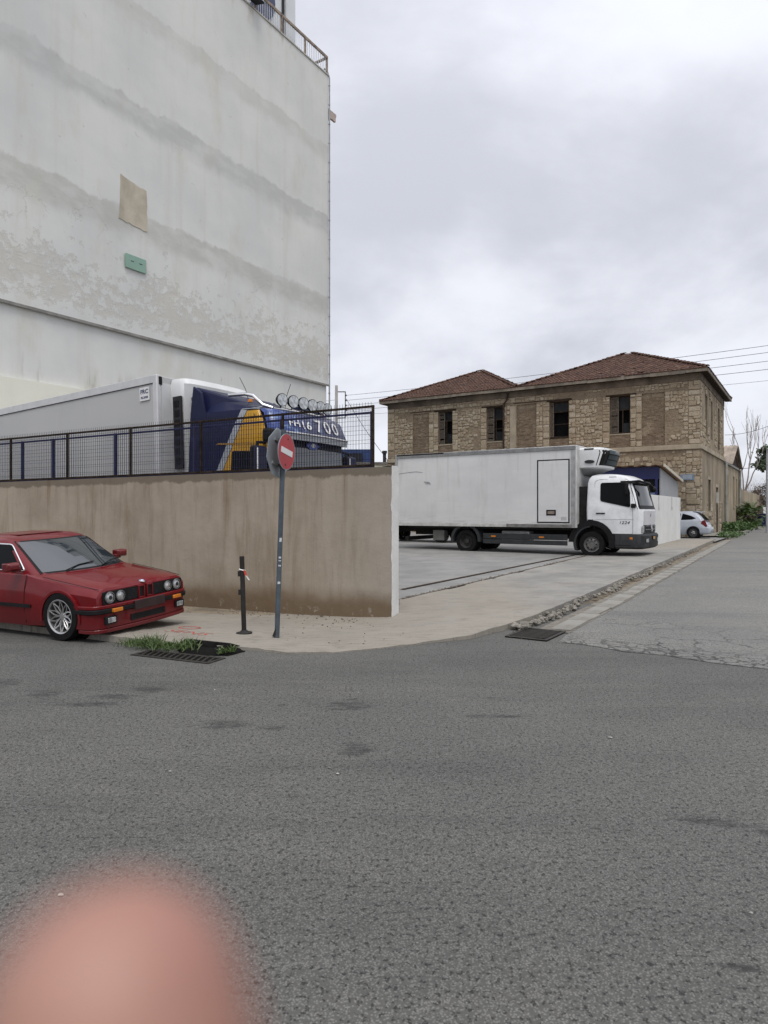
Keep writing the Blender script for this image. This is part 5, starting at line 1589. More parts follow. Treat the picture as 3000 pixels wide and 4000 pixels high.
for x in (AX, -2.57):
    for s_ in (-1, 1): cuts.append(MB().lathe([(.33, s_ * .58), (.33, s_ * .95)], 32, 'Y', (x, 0, .335)))
boolean_cut(body, cuts); body.data.shade_smooth(); body.data.set_sharp_from_angle(angle=radians(28))
for x in (AX, -2.57):
    for s_ in (-1, 1): MB().lathe([(.335, s_ * .56), (.335, s_ * .60)], 24, 'Y', (x, 0, .335)).build('wheel_well', BLACKTRIM, car)
for x in (AX, -2.57):
    for s_ in (-1, 1):
        y0, y1 = sorted((s_ * .802, s_ * .836))
        arch(x, .335, .322, .352, radians(-8), radians(188), y0, y1).build('wheel_arch', RED, car, smooth=40)
        wheel(car, x, s_ * .735, .357, .302, .205, 'mesh', s_, .70)
cab = Cab([(.84, -2.76, -.17, .752, .10, .12, .17), (1.22, -2.23, -.83, .622, .10, .10, .11), (1.262, -2.17, -.92, .600, .10, .10, .10), (1.30, -2.05, -1.06, .545, .12, .12, .08), (1.318, -1.85, -1.28, .38, .12, .12, .05)])
cab.body().build('roof_shell', RED, car, smooth=32)
# glazing
cab.front(-.625, .625, .85, 1.25, .003).build('screen_seal', BLACKTRIM, car)
cab.front(-.60, .60, .868, 1.235, .007).build('windscreen', SCREEN, car, smooth=60)
for s_ in (-1, 1):
    fw = round_poly([(-.55, .89), (-.955, 1.215), (-1.50, 1.225), (-1.50, .89)], .05)
    rw = round_poly([(-1.56, .89), (-1.56, 1.225), (-2.02, 1.205), (-2.38, .905)], .05)
    for q in (fw, rw):
        cab.side(q, s_, .004).build('side_window', GLASS, car)
        outline(cab, q, s_, .011).build('window_trim', CHROME if s_ < 0 else BLACKTRIM, car, smooth=60)
rwm = MB().grid(lambda u, v: (lerp(-2.70, -2.24, v) - .012, lerp(-.60, .60, u) * lerp(1, .86, v), lerp(.90, 1.21, v)), 6, 4); rwm.build('rear_window', GLASS, car)
MB().box(-1.80, -1.16, -.36, .36, 1.3165, 1.322).build('sunroof', RED, car, bevel=.004)
# nose: dark grille panel, twin round lamps, kidney surrounds
gx_ = .748
MB().prism(round_poly([(-.69, .505), (.69, .505), (.69, .665), (-.69, .665)], .03), 'X', .70, gx_).build('grille_panel', BLACKTRIM, car)
for k in range(9): MB().box(gx_, gx_ + .006, -.30, .30, .52 + k * .015, .525 + k * .015).build('grille_bar', GREYPLAS, car)
for s_ in (-1, 1):
    for y, r in ((.585, .073), (.415, .068)):
        hl = part_empty('headlight', car, (gx_ - .005, s_ * y, .588))
        MB().lathe([(r, 0), (r, .018), (r * .9, .022), (r * .88, .012)], 26, 'X', cap=False).build('bezel', M('lamp_bezel', (.22, .22, .22), .35, .1, 6, metal=.5), hl, smooth=40)
        MB().lathe([(r * .9, .004), (r * .7, .014), (r * .35, .020), (.002, .022)], 26, 'X').build('lens', LENS, hl, smooth=60)
        MB().lathe([(r * .36, .0225), (r * .30, .026), (.002, .027)], 16, 'X').build('bulb_shield', GREYPLAS if y > .5 else CHROME, hl)
    kid = MB()
    a, b = (.018, .125) if s_ > 0 else (-.125, -.018)
    kid.box(gx_ - .01, gx_ + .024, a, b, .655, .672).box(gx_ - .01, gx_ + .024, a, b, .508, .524).box(gx_ - .01, gx_ + .024, a, a + .014, .524, .655).box(gx_ - .01, gx_ + .024, b - .014, b, .524, .655)
    kid.build('kidney_grille', RED, car, bevel=.003)
# bumper with black band, lamps, air dam
bc = Cab([(.415, -.05, .80, .83, .13, 0, .07), (.43, -.05, .835, .838, .13, 0, .07), (.445, -.05, .838, .84, .13, 0, .07)])
def bump_band(z0, z1, x1, hw, mat, nm, x0=.36, bow=.075, bv=.008):
    return Cab([(z0, x0, x1, hw, .13, .0, bow), (z1, x0, x1, hw, .13, .0, bow)]).body().build(nm, mat, car, bevel=bv, smooth=40)
bump_band(.462, .505, .822, .832, RED, 'bumper')
bump_band(.405, .46, .83, .838, BLACKTRIM, 'bumper_strip')
bump_band(.215, .403, .80, .82, RED, 'front_apron')
bump_band(.165, .213, .815, .815, RED, 'air_dam_lip', .45)
MB().box(.70, .803, -.30, .30, .255, .33).build('air_intake', BLACKTRIM, car)
for s_ in (-1, 1):
    MB().box(.70, .812 + .012, s_ * .52 - .075, s_ * .52 + .075, .41, .455).build('indicator', AMBER, car, bevel=.006)
    MB().box(.66, .790, s_ * .60 - .085, s_ * .60 + .085, .27, .365).build('fog_lamp_recess', BLACKTRIM, car, bevel=.006)
    MB().box(.70, .798, s_ * .60 - .06, s_ * .60 + .06, .285, .35).build('fog_lamp', LENS, car, bevel=.006)
MB().box(.82, .842, -.26, .26, .385, .50).build('number_plate', M('blank_plate', (.045, .03, .03), .6, .15, 6), car, bevel=.004)
# bonnet badge and shut lines
bd = part_empty('bonnet_badge', car, (.705, 0, .712), (0, radians(15), 0))
MB().lathe([(.041, -.004), (.041, .006), (.036, .009), (.002, .009)], 24, 'Z').build('badge_ring', CHROME, bd, smooth=30)
for k in range(4):
    pts = [(0, 0)] + [(.029 * cos(pi / 2 * k + a * pi / 12), .029 * sin(pi / 2 * k + a * pi / 12)) for a in range(7)]
    MB().prism(pts, 'Z', .009, .0105).build('badge_quarter', SIGNWHITE if k % 2 else M('badge_blue', (.08, .22, .5), .4, .1, 5), bd)
for s_ in (-1, 1):
    MB().tube([(.70, s_ * .70, .697), (.40, s_ * .735, .744), (0, s_ * .745, .797), (-.22, s_ * .748, .828)], .004, 4).build('bonnet_gap', BLACKTRIM, car)
    MB().box(-3.3, .34, s_ * .829 - .006, s_ * .829 + .006, .455, .495).build('rub_strip', BLACKTRIM, car) if False else None
    for xa, xb in ((-2.22, -.36),):
        MB().box(xa, xb, s_ * .832 - .010, s_ * .832 + .006, .44, .482).build('rub_strip', BLACKTRIM, car)
    MB().box(.40, .43 + .06, s_ * .806 - .006, s_ * .806 + .004, .455, .487).build('side_repeater', AMBER, car)
    MB().tube([(-.47, s_ * .782, .85), (-.47, s_ * .828, .66), (-.49, s_ * .828, .45), (-.49, s_ * .80, .24)], .004, 4).build('door_gap', BLACKTRIM, car)
    MB().tube([(-1.70, s_ * .782, .86), (-1.70, s_ * .83, .66), (-1.70, s_ * .83, .45), (-1.70, s_ * .80, .24)], .004, 4).build('door_gap', BLACKTRIM, car)
    MB().box(-1.62, -1.48, s_ * .825 - .014, s_ * .825 + .014, .70, .725).build('door_handle', BLACKTRIM, car, bevel=.005)
    mm = part_empty('wing_mirror', car, (-.60, s_ * .80, .955))
    MB().rings([[(-.06, y, z) for y, z in ((-.095, -.055), (.095, -.055), (.095, .055), (-.095, .055))], [(.04, y * .95, z * .9) for y, z in ((-.095, -.055), (.095, -.055), (.095, .055), (-.095, .055))], [(.075, y * .6, z * .55) for y, z in ((-.095, -.055), (.095, -.055), (.095, .055), (-.095, .055))]]).build('housing', RED, mm, bevel=.012, loc=(0, s_ * .09, 0))
    MB().box(-.03, .05, -.06, .03, -.05, .01).build('mount', RED, mm, loc=(0, s_ * .02, -.02), bevel=.006)
    MB().box(-.066, -.058, -.085, .085, -.045, .045).build('mirror_glass', CHROME, mm, loc=(0, s_ * .09, 0))
for y0, y1 in ((-.40, .12), (.18, .66)):
    MB().tube([(-.20 - .1 * (y0 ** 2), y0, .868), (-.27 - .16 * ((y0 + .2) ** 2), (y0 + y1) / 2, .913), (-.29 - .14 * y1 ** 2, y1, .928)], .008, 5).build('wiper', BLACKTRIM, car)
MB().box(-3.50, -3.36, -.79, .79, .42, .52).build('rear_bumper', BLACKTRIM, car, bevel=.02)
for s_ in (-1, 1): MB().box(-3.435, -3.40, s_ * .55 - .16, s_ * .55 + .16, .60, .74).build('tail_lamp', REDLENS, car, bevel=.008)

# ------------------------------------------------------------------ white refrigerated box lorry
TW = mat_carpaint('truck_white', (.68, .69, .70), .4)
def mat_box():
    m, nt, b = new_mat('box_panel')
    co = nt.coord(); x, y, z = nt.sep(co)
    n = nt.noise(nt.scale(co, (.4, .4, 1)), 1.2, 6, .6)
    c = nt.mix(nt.step(n, .35, .7), (.62, .62, .615), (.56, .56, .56))
    # faint vertical ribs of dirt printing through the panel, scuffs low down
    rib = nt.math('MULTIPLY', nt.step(nt.math('ABSOLUTE', nt.math('SINE', nt.math('MULTIPLY', x, 6.6))), .97, 1.0), nt.step(nt.noise(co, .8, 3, .5), .42, .62))
    c = nt.mix(nt.math('MULTIPLY', nt.math('MULTIPLY', rib, .22), nt.step(z, 1.6, 3.4)), c, (.32, .32, .32))
    d = nt.noise(nt.scale(co, (2, 2, .35)), 1.8, 6, .65)
    c = nt.mix(nt.math('MULTIPLY', nt.step(d, .5, .74), .25), c, (.33, .32, .30))
    low = nt.math('MULTIPLY', nt.step(z, 1.1, 1.7, inv=True), nt.step(nt.noise(nt.scale(co, (.5, .5, 4)), 3, 5, .7), .45, .7))
    c = nt.mix(nt.math('MULTIPLY', low, .35), c, (.30, .27, .23))
    sc = nt.step(nt.noise(nt.scale(co, (.25, .25, 9)), 2.2, 3, .6), .70, .73)
    c = nt.mix(nt.math('MULTIPLY', sc, .25), c, (.25, .25, .25))
    nt.put(b.inputs['Base Color'], c); b.inputs['Roughness'].default_value = .5
    nt.put(b.inputs['Normal'], nt.bump(nt.noise(co, 1.5, 3, .5), .15, .03))
    return m
BOXM = mat_box()
CHASSIS = M('chassis', (.02, .019, .018), .7, .3, 5, dirt=.3)
tk = thing('box_truck', 'white refrigerated box truck pulling out of the yard gate', 'truck', (7.69, 23.91, .075), radians(-34))
bx0, bx1 = -7.85, -.50
MB().box(bx0, bx1, -1.25, 1.25, 1.10, 3.74).build('box_body', BOXM, tk, bevel=.02)
MB().box(bx0 - .01, bx1 + .01, -1.27, 1.27, 3.66, 3.82).build('top_rail', ALU, tk, bevel=.015)
for k in range(3): MB().box(bx0, bx1, -1.282, -1.268, 3.675 + k * .045, 3.695 + k * .045).build('groove_shade', M('groove_shade_scratch', (.2, .2, .2), .6, .2, 5), tk)  # dark strips paint the shade of rail grooves; a scratch shares the grey
MB().box(bx0, bx1, -1.265, 1.265, .98, 1.11).build('bottom_rail', M('rail_white', (.5, .5, .48), .5, .15, 5, dirt=.5), tk, bevel=.01)
MB().box(bx1 - .02, bx1 + .03, -1.275, 1.275, .98, 3.82).build('front_frame', M('frame_white', (.50, .50, .49), .5, .12, 3, dirt=.35), tk, bevel=.012)
MB().box(bx1 - .17, bx1 - .02, -1.275, -1.252, .98, 3.66).build('corner_post', ALU, tk)
MB().box(bx0 - .02, bx0 + .09, -1.28, -1.252, .98, 3.82).build('rear_post', ALU, tk)
# side door with black seal
dx0, dx1, dz0, dz1 = -1.89, -.72, 1.14, 3.36
MB().box(dx0, dx1, -1.262, -1.252, dz0, dz1).build('door_seal', BLACKTRIM, tk)
door = MB().box(dx0 + .045, dx1 - .045, -1.272, -1.255, dz0 + .04, dz1 - .045).build('side_door', BOXM, tk, bevel=.008)
MB().box(-1.55, -1.20, -1.278, -1.27, 1.40, 1.60).build('latch_plate', BLACKTRIM, door, bevel=.008)
MB().box(-1.50, -1.25, -1.29, -1.276, 1.45, 1.55).build('latch', M('dull_steel', (.30, .24, .2), .4, .2, 6, metal=.6), door, bevel=.008)
MB().box(-3.05, -.62, -1.285, -1.262, 1.0, 1.10).build('step_rail', M('worn_rail', (.16, .155, .15), .6, .35, 4, dirt=.6), tk)
MB().box(-1.02, -.82, -1.2765, -1.274, 1.24, 1.36).build('data_label', M('faint_print', (.42, .42, .43), .6, .12, 30), door)
MB().prism([(-6.55, 2.72), (-6.30, 2.70), (-6.22, 2.60), (-6.46, 2.62)], 'Y', -1.256, -1.251).build('torn_sticker', M('torn_sticker', (.30, .31, .31), .6, .5, 12), tk)
MB().tube([(-7.8, -1.253, 3.05), (-7.3, -1.256, 3.10), (-6.9, -1.257, 3.12), (-6.6, -1.253, 3.08)], .007, 4).build('long_scratch', M('groove_shade_scratch'), tk)
MB().box(bx0 + .05, bx0 + 2.2, -1.283, -1.268, 3.76, 3.81).build('rail_damage', BLACKTRIM, tk)
# refrigeration unit on the bulkhead
fr = Cab([(3.02, bx1 + .03, .15, .80, .15, 0, .1), (3.06, bx1 + .03, .32, .95, .2, 0, .12), (3.55, bx1 + .03, .50, .99, .2, 0, .14), (3.68, bx1 + .03, .46, .98, .2, 0, .14), (3.74, bx1 + .03, .30, .90, .2, 0, .12)])
fu = part_empty('fridge_unit', tk)
fr.body().build('shell', M('fridge_white', (.62, .63, .63), .45, .06, 2), fu, smooth=35)
Cab([(2.80, bx1 + .03, -.3, .5, .1, 0, .05), (3.02, bx1 + .03, .15, .80, .15, 0, .1)]).body().build('underside', M('fridge_grey', (.3, .31, .31), .6, .1, 3), fu, smooth=35)
fr.front(-.97, .97, 3.12, 3.70, .006, 22).build('grille_black', BLACKTRIM, fu)
for k in range(3): fr.front(-.62, .90, 3.16 + k * .18, 3.30 + k * .18, .03, 18, 2).build('grille_slat', M('grille_teal', (.03, .045, .05), .35, .15, 4), fu)
text('CARRIER', .12, M('grey_letters', (.3, .32, .32), .5, .05, 5), fu, (fr.fx(0, 3.60) + .037, .1, 3.60), (radians(90), 0, radians(90)), sx=1.3)
pts = [(.17 * cos(2 * pi * k / 20), .06 * sin(2 * pi * k / 20)) for k in range(20)]
MB().prism([(a - .12, b + 3.25) for a, b in pts], 'Y', -1.0, -.955).build('oval_port', GREYPLAS, fu)
MB().box(-.30, .02, -.992, -.95, 3.66, 3.71).build('top_hatch', BLACKTRIM, fu)
# cab
cb = Cab([(.78, -.15, 1.64, 1.16, .16, .04, .08), (1.60, -.17, 1.66, 1.16, .16, .05, .08), (1.70, -.17, 1.62, 1.15, .16, .05, .08), (2.50, -.15, 1.42, 1.09, .18, .06, .09), (2.66, -.12, 1.27, 1.05, .20, .08, .10), (2.76, -.06, 1.05, .98, .25, .1, .1), (2.81, .05, .72, .82, .25, .15, .08)])
cabo = cb.body().build('cab_shell', TW, tk, smooth=32)
boolean_cut(cabo, [MB().lathe([(.60, -1.3), (.60, -.6)], 32, 'Y', (0, 0, .47)), MB().lathe([(.60, .6), (.60, 1.3)], 32, 'Y', (0, 0, .47))])
cabo.data.shade_smooth(); cabo.data.set_sharp_from_angle(angle=radians(32))
cb.front(-1.10, 1.10, 1.62, 2.56, .004, 20, 10).build('screen_surround', BLACKTRIM, tk)
cb.front(-1.0, 1.0, 1.74, 2.46, .010, 20, 10).build('windscreen', TSCREEN, tk, smooth=60)
Cab([(2.47, .95, 1.55, 1.11, .20, 0, .09), (2.56, .95, 1.52, 1.10, .20, 0, .09)]).body().build('sun_visor', BLACKTRIM, tk, smooth=40)
for s_ in (-1, 1):
    wp = round_poly([(.30, 1.90), (.30, 2.50), (1.13, 2.50), (1.25, 2.2), (1.27, 1.68)], .07)
    cb.side(wp, s_, .004).build('side_window', GLASS, tk)
    outline(cb, wp, s_, .012).build('window_seal', BLACKTRIM, tk)
    outline(cb, round_poly([(.10, .86), (.10, 2.56), (.24, 2.62), (1.16, 2.62), (1.32, 2.2), (1.36, 1.5), (1.36, .80), (.62, .80), (.50, .9)], .05), s_, .005, .002).build('door_gap', BLACKTRIM, tk)
    MB().box(.16, .46, s_ * 1.172 - .012, s_ * 1.172 + .012, 1.46, 1.50).build('door_handle', BLACKTRIM, tk, bevel=.008)
    MB().box(-.13, .06, s_ * 1.162 - .006, s_ * 1.162 + .006, 1.23, 1.27).build('side_badge', BLACKTRIM, tk)
    MB().tube([(.12, s_ * 1.162, 1.29), (1.40, s_ * 1.162, 1.29)], .008, 4).build('door_swage', TW, tk)
    y0, y1 = sorted((s_ * .80, s_ * 1.19))
    arch(0, .47, .60, .78, radians(-12), radians(178), y0, y1).build('wheel_arch', GREYPLAS if s_ > 0 else M('arch_black', (.014, .014, .015), .55, .2, 6), tk, smooth=40)
    MB().prism([(.60, .36), (1.42, .34), (1.42, .80), (.52, .80)], 'Y', *sorted((s_ * .85, s_ * 1.175))).build('step_panel', BLACKTRIM, tk, bevel=.02)
    MB().box(.72, 1.30, *sorted((s_ * 1.17, s_ * 1.182)), .40, .56).build('step_recess', CHASSIS, tk, bevel=.01)
    MB().box(1.26, 1.36, *sorted((s_ * 1.17, s_ * 1.19)), .62, .70).build('side_marker', AMBER, tk, bevel=.01)
# mirrors on arms
MB().tube([(1.24, -1.08, 2.52), (1.50, -.97, 2.55), (1.74, -.55, 2.46), (1.80, -.25, 2.34)], .035, 8).build('mirror_arm', BLACKTRIM, tk, smooth=50)
MB().sphere((1.81, -.2, 2.28), .13, 12, 8, (.7, 1.1, .8)).build('kerb_mirror', BLACKTRIM, tk, smooth=60)
MB().box(1.10, 1.22, -1.24, -1.12, 2.08, 2.50).build('wing_mirror', BLACKTRIM, tk, bevel=.04)
MB().box(1.30, 1.46, -1.22, -1.12, 1.66, 1.80).build('front_mirror', BLACKTRIM, tk, bevel=.03)
MB().box(.55, .80, -1.03, -.99, 2.665, 2.71).build('roof_marker', BLACKTRIM, tk, bevel=.01)
text('1224', .13, BLACKTRIM, tk, (1.08, -1.166, 1.17), (radians(90), 0, 0), 'model_number', sx=1.35, shear=.25)
# face: bonnet flap, grille, lamps, bumper
outline_pts = [(cb.fx(y, 1.05) + .004, y, 1.05) for y in [-.85 + .1 * k for k in range(18)]]
cb.front(-.78, .78, 1.02, 1.56, .006, 16, 6).build('front_flap', M('flap_white', (.52, .52, .53), .42, .06, 3, dirt=.15), tk)
cb.front(-.80, .80, .80, 1.09, .012, 16, 5).build('grille', GREYPLAS, tk)
for z in (.84, .96): cb.front(-.55, .55, z, z + .075, .017, 12, 2).build('grille_opening', BLACKTRIM, tk)
for z in (.93, 1.05): cb.front(-.70, .70, z, z + .022, .05, 14, 1).build('grille_bar', M('bar_grey', (.16, .165, .17), .45, .1, 6), tk)
es = part_empty('star_emblem', tk, (cb.fx(0, .98) + .06, 0, .98), (0, radians(90), 0))
MB().lathe([(.105, -.008), (.118, 0), (.105, .008), (.095, 0), (.105, -.008)], 30, 'Z', cap=False).build('ring', CHROME, es, smooth=50)
sp = MB()
for k in range(3):
    a = pi + 2 * pi * k / 3; d = Vector((cos(a), sin(a), 0)); n_ = Vector((-sin(a), cos(a), 0))
    sp.add([d * .1, n_ * .02, -n_ * .02, Vector((0, 0, .012))], [(0, 1, 3), (0, 3, 2), (0, 2, 1)])
sp.build('star', CHROME, es)
MB().box(cb.fx(0, 1.42) + .004, cb.fx(0, 1.42) + .012, -.02, .02, 1.37, 1.47).build('flap_lock', BLACKTRIM, tk)
for s_ in (-1, 1):
    y0 = s_ * .88
    MB().grid(lambda u, v: (cb.fx(y0 + (u - .5) * .22, lerp(.84, 1.06, v)) + .02, y0 + (u - .5) * .22, lerp(.84, 1.06, v)), 6, 4).build('headlamp', LENS, tk, smooth=50)
bp = Cab([(.30, .80, 1.66, 1.13, .18, .0, .07), (.36, .80, 1.74, 1.18, .18, .0, .08), (.74, .80, 1.75, 1.19, .18, 0, .08), (.80, .80, 1.70, 1.17, .18, 0, .08)])
bp.body().build('bumper', GREYPLAS, tk, smooth=35)
bp.front(-.45, .45, .36, .54, .006).build('bumper_intake', BLACKTRIM, tk)
for s_ in (-1, 1):
    MB().grid(lambda u, v: (bp.fx(s_ * .72 + (u - .5) * .36, .6) + .006, s_ * .72 + (u - .5) * .36, lerp(.50, .66, v)), 8, 2).build('lamp_pocket', BLACKTRIM, tk)
    MB().grid(lambda u, v: (bp.fx(s_ * .72 + (u - .5) * .27, .6) + .012, s_ * .72 + (u - .5) * .27, lerp(.52, .64, v)), 8, 2).build('fog_lamp', LENS, tk)
MB().box(1.74, 1.775, -.16, .16, .60, .72).build('plate_holder', BLACKTRIM, tk)
MB().box(1.775, 1.782, -.13, .13, .615, .705).build('front_plate', M('yellow_plate', (.40, .22, .06), .5, .15, 6), tk)
# chassis, guards, wheels
for s_ in (-1, 1): MB().box(-.66, .66, *sorted((s_ * .60, s_ * .86)), .5, 1.15).build('arch_liner', CHASSIS, tk)
MB().box(-7.4, 1.2, -.45, .45, .62, .96).build('chassis_rails', CHASSIS, tk)
MB().box(-7.3, -.7, -1.1, 1.1, .90, .979).build('underframe', CHASSIS, tk)
MB().box(-.48, -.18, -1.0, 1.0, .95, 2.4).build('cab_gap_shade', CHASSIS, tk)  # solid dark block paints the shade between cab and box
for z0, z1 in ((.36, .52), (.54, .74)):
    MB().box(-4.02, -.82, -1.20, -1.16, z0, z1).build('side_guard', M('guard_grey', (.038, .04, .042), .6, .15, 4, dirt=.3), tk, bevel=.012)
for x in (-3.6, -1.75): MB().box(x - .09, x + .09, -1.208, -1.198, .61, .66).build('side_marker', AMBER, tk)
arch(-4.75, .47, .52, .62, radians(-5), radians(185), -1.22, -.55).build('mudguard', M('guard_grey'), tk, smooth=40)
arch(-4.75, .47, .52, .62, radians(-5), radians(185), .55, 1.22).build('mudguard', M('guard_grey'), tk, smooth=40)
arch(0, .47, .54, .62, radians(95), radians(205), -1.18, -.6).build('mudguard', M('guard_grey'), tk, smooth=40)
MB().prism([(-.52, .2), (-.50, .2), (-.50, .85), (-.52, .85)], 'Y', -1.14, -.7).build('mudflap', BLACKTRIM, tk)
MB().box(-6.25, -5.75, -1.05, -.75, .42, .82).build('tool_box', M('box_grey', (.13, .13, .12), .6, .15, 5, dirt=.4), tk, bevel=.015)
MB().box(-7.5, -7.35, -1.1, 1.1, .40, .55).build('underrun_bar', CHASSIS, tk)
MB().box(-3.4, -2.3, -.95, -.5, .38, .85).build('fuel_tank', ALU, tk, bevel=.05)
MB().lathe([(.12, -.9), (.12, .9)], 12, 'Y', (-4.75, 0, .43)).build('rear_axle', CHASSIS, tk)
MB().lathe([(.08, -.9), (.08, .9)], 12, 'Y', (0, 0, .42)).build('front_axle', CHASSIS, tk)
for s_ in (-1, 1):
    wheel(tk, 0, s_ * 1.02, .43, .43, .26, 'truck', s_, .62)
    wheel(tk, -4.75, s_ * 1.03, .43, .43, .25, 'deep', s_, .62); wheel(tk, -4.75, s_ * .72, .43, .43, .25, 'deep', s_, .62)
# ------------------------------------------------------------------ blue and yellow tractor unit behind the wall
GZ = .27
PH = radians(-31.4)
BLUE = mat_carpaint('tractor_blue', (.007, .010, .042), .5, .12)
YEL = mat_carpaint('tractor_yellow', (.52, .27, .012), .4)
SILV = mat_carpaint('tractor_silver', (.34, .36, .39), .4)
tr = thing('semi_truck', 'blue and yellow tractor unit with roof lamps parked behind the wall', 'truck', (-1.44, 13.47, GZ), PH)
tc = Cab([(.55, -1.75, .08, 1.24, .13, .06, .10), (1.55, -1.75, .12, 1.25, .13, .06, .10), (2.78, -1.75, .0, 1.245, .13, .06, .10), (3.02, -1.75, -.06, 1.24, .14, .06, .11),
          (3.28, -1.75, -.20, 1.215, .16, .08, .12), (3.37, -1.74, -.45, 1.13, .28, .10, .18), (3.49, -1.72, -.95, 1.04, .3, .12, .15), (3.56, -1.65, -1.25, .90, .3, .15, .1)])
tc.body().build('cab_shell', BLUE, tr, smooth=32)
for s_ in (-1, 1):
    tc.side([(-.05, .95), (-.05, 2.2), (-.13, 2.78), (-.20, 3.02), (-.33, 3.25), (-.58, 3.25), (-1.62, 1.30), (-1.62, .95)], s_, .004).build('yellow_panel', YEL, tr)
    tc.side([(-.59, 3.25), (-1.64, 1.28), (-1.80, 1.28), (-.74, 3.27)], s_, .007).build('silver_stripe', SILV, tr)
    tc.side([(-.73, 3.27), (-.68, 3.36), (-.52, 3.36), (-.32, 3.27)], s_, .007).build('silver_stripe', SILV, tr)
    tc.side([(-.58, 3.268), (-.32, 3.268), (-.32, 3.245), (-.58, 3.245)], s_, .009).build('black_pinstripe', BLACKTRIM, tr)
    wp = round_poly([(-.12, 1.55), (-.16, 2.45), (-.95, 2.50), (-1.0, 1.65)], .07)
    tc.side(wp, s_, .011).build('side_window', GLASS, tr)
    tc.side([(-.30, 2.62), (-1.32, 2.66), (-1.36, 2.63), (-.30, 2.59)], s_, .012).build('crease_shade', M('yellow_shadow', (.33, .17, .01), .5, .1, 4), tr)  # darker yellow strip paints the shade along a panel crease
    # mirrors
    wm = part_empty('wing_mirror', tr, (-.10, s_ * 1.46, 2.12))
    MB().box(-.10, .06, -.14, .14, -.42, .42).build('mirror_back', BLACKTRIM, wm, bevel=.05)
    MB().box(.03, .13, -.17, .12, -.40, .40).build('mirror_cover', BLUE, wm, bevel=.05, seg=3)
    MB().box(.125, .14, -.175, -.14, -.30, .36).build('mirror_marker', SIGNWHITE, wm, bevel=.01)
    MB().tube([(-.05, -s_ * .26, .5), (-.02, 0, .48), (0, 0, .3)], .03, 6).build('mirror_arm', BLACKTRIM, wm)
MB().box(-.06, .13, -1.42, -1.18, 2.60, 2.86).build('kerb_mirror', BLACKTRIM, tr, bevel=.05)
# windscreen, header with airbrushed banner, sun visor with white trim
tc.front(-1.16, 1.16, 1.62, 2.74, .004, 20, 8).build('screen_surround', BLACKTRIM, tr)
tc.front(-1.09, 1.09, 1.70, 2.58, .010, 20, 8).build('windscreen', SCREEN, tr, smooth=60)
def mat_banner():
    m, nt, b = new_mat('airbrush_banner')
    co = nt.coord(); x, y, z = nt.sep(co)
    n = nt.noise(co, 3.5, 5, .6, .6)
    c = nt.mix(nt.step(nt.math('ADD', y, nt.math('MULTIPLY', n, .8)), -.55, .25), (.045, .075, .24), (.045, .048, .10))
    c = nt.mix(nt.math('MULTIPLY', nt.step(nt.noise(co, 5, 4, .6, .5), .54, .68), nt.step(y, -.1, .3, inv=True)), c, (.20, .30, .48))
    nt.put(b.inputs['Base Color'], c); b.inputs['Roughness'].default_value = .3
    return m
vz0, vz1 = 2.80, 3.16
vis_ = Cab([(2.72, .0, .18, 1.21, .15, 0, .11), (2.80, .0, .20, 1.22, .15, 0, .11), (3.18, -.12, .05, 1.18, .15, 0, .11), (3.27, -.22, -.09, 1.14, .15, 0, .11)])
vis_.body().build('roof_header', mat_banner(), tr, smooth=40)
vis_.front(-1.2, 1.2, 2.70, 2.80, .008, 24, 2).build('visor_lip', SILV, tr)
q = [(vis_.fx(1.2 * k / 12, 2.83) + .02, 1.2 * k / 12, 2.83) for k in range(-12, 13)]
MB().tube(q, .016, 5).build('white_trim', SIGNWHITE, tr)
def header_text(body, y, z, size, sx):
    tilt = math.atan2(.26, .36)
    return text(body, size, SIGNWHITE, tr, (vis_.fx(y, z) + .012, y, z), (radians(90), 0, radians(90)), 'banner_lettering', sx=sx, bold=.004)
for s_, y, z, sz_, sx_ in (('FH', -.66, 3.02, .20, 1.3), ('16', -.34, 3.0, .24, 1.3), ('7', .06, 3.02, .38, 1.2), ('0', .36, 3.02, .38, 1.2), ('0', .66, 3.02, .38, 1.2)):
    o_ = header_text(s_, y, z, sz_, sx_)
    slope = math.atan2(vis_.fx(y, 2.85) - vis_.fx(y, 3.1), .25); yaw = math.atan2(vis_.fx(y - .1, z) - vis_.fx(y + .1, z), .2)
    o_.rotation_euler = (radians(90) - slope, 0, radians(90) + yaw); o_.location = (vis_.fx(y, z) + .018, y, z)
em = part_empty('visor_emblem', tr, (tc.fx(0, 2.66) + .02, -.02, 2.64))
MB().prism([(-.22, 0), (-.1, .085), (.1, .085), (.22, 0), (.1, -.075), (-.1, -.075)], 'X', 0, .02).build('emblem_shield', M('emblem_blue', (.05, .08, .30), .4, .1, 4), em, bevel=.01)
MB().prism([(-.08, .0), (-.04, .045), (.04, .045), (.08, 0), (.04, -.03), (-.04, -.03)], 'X', .02, .028).build('emblem_centre', SIGNWHITE, em)
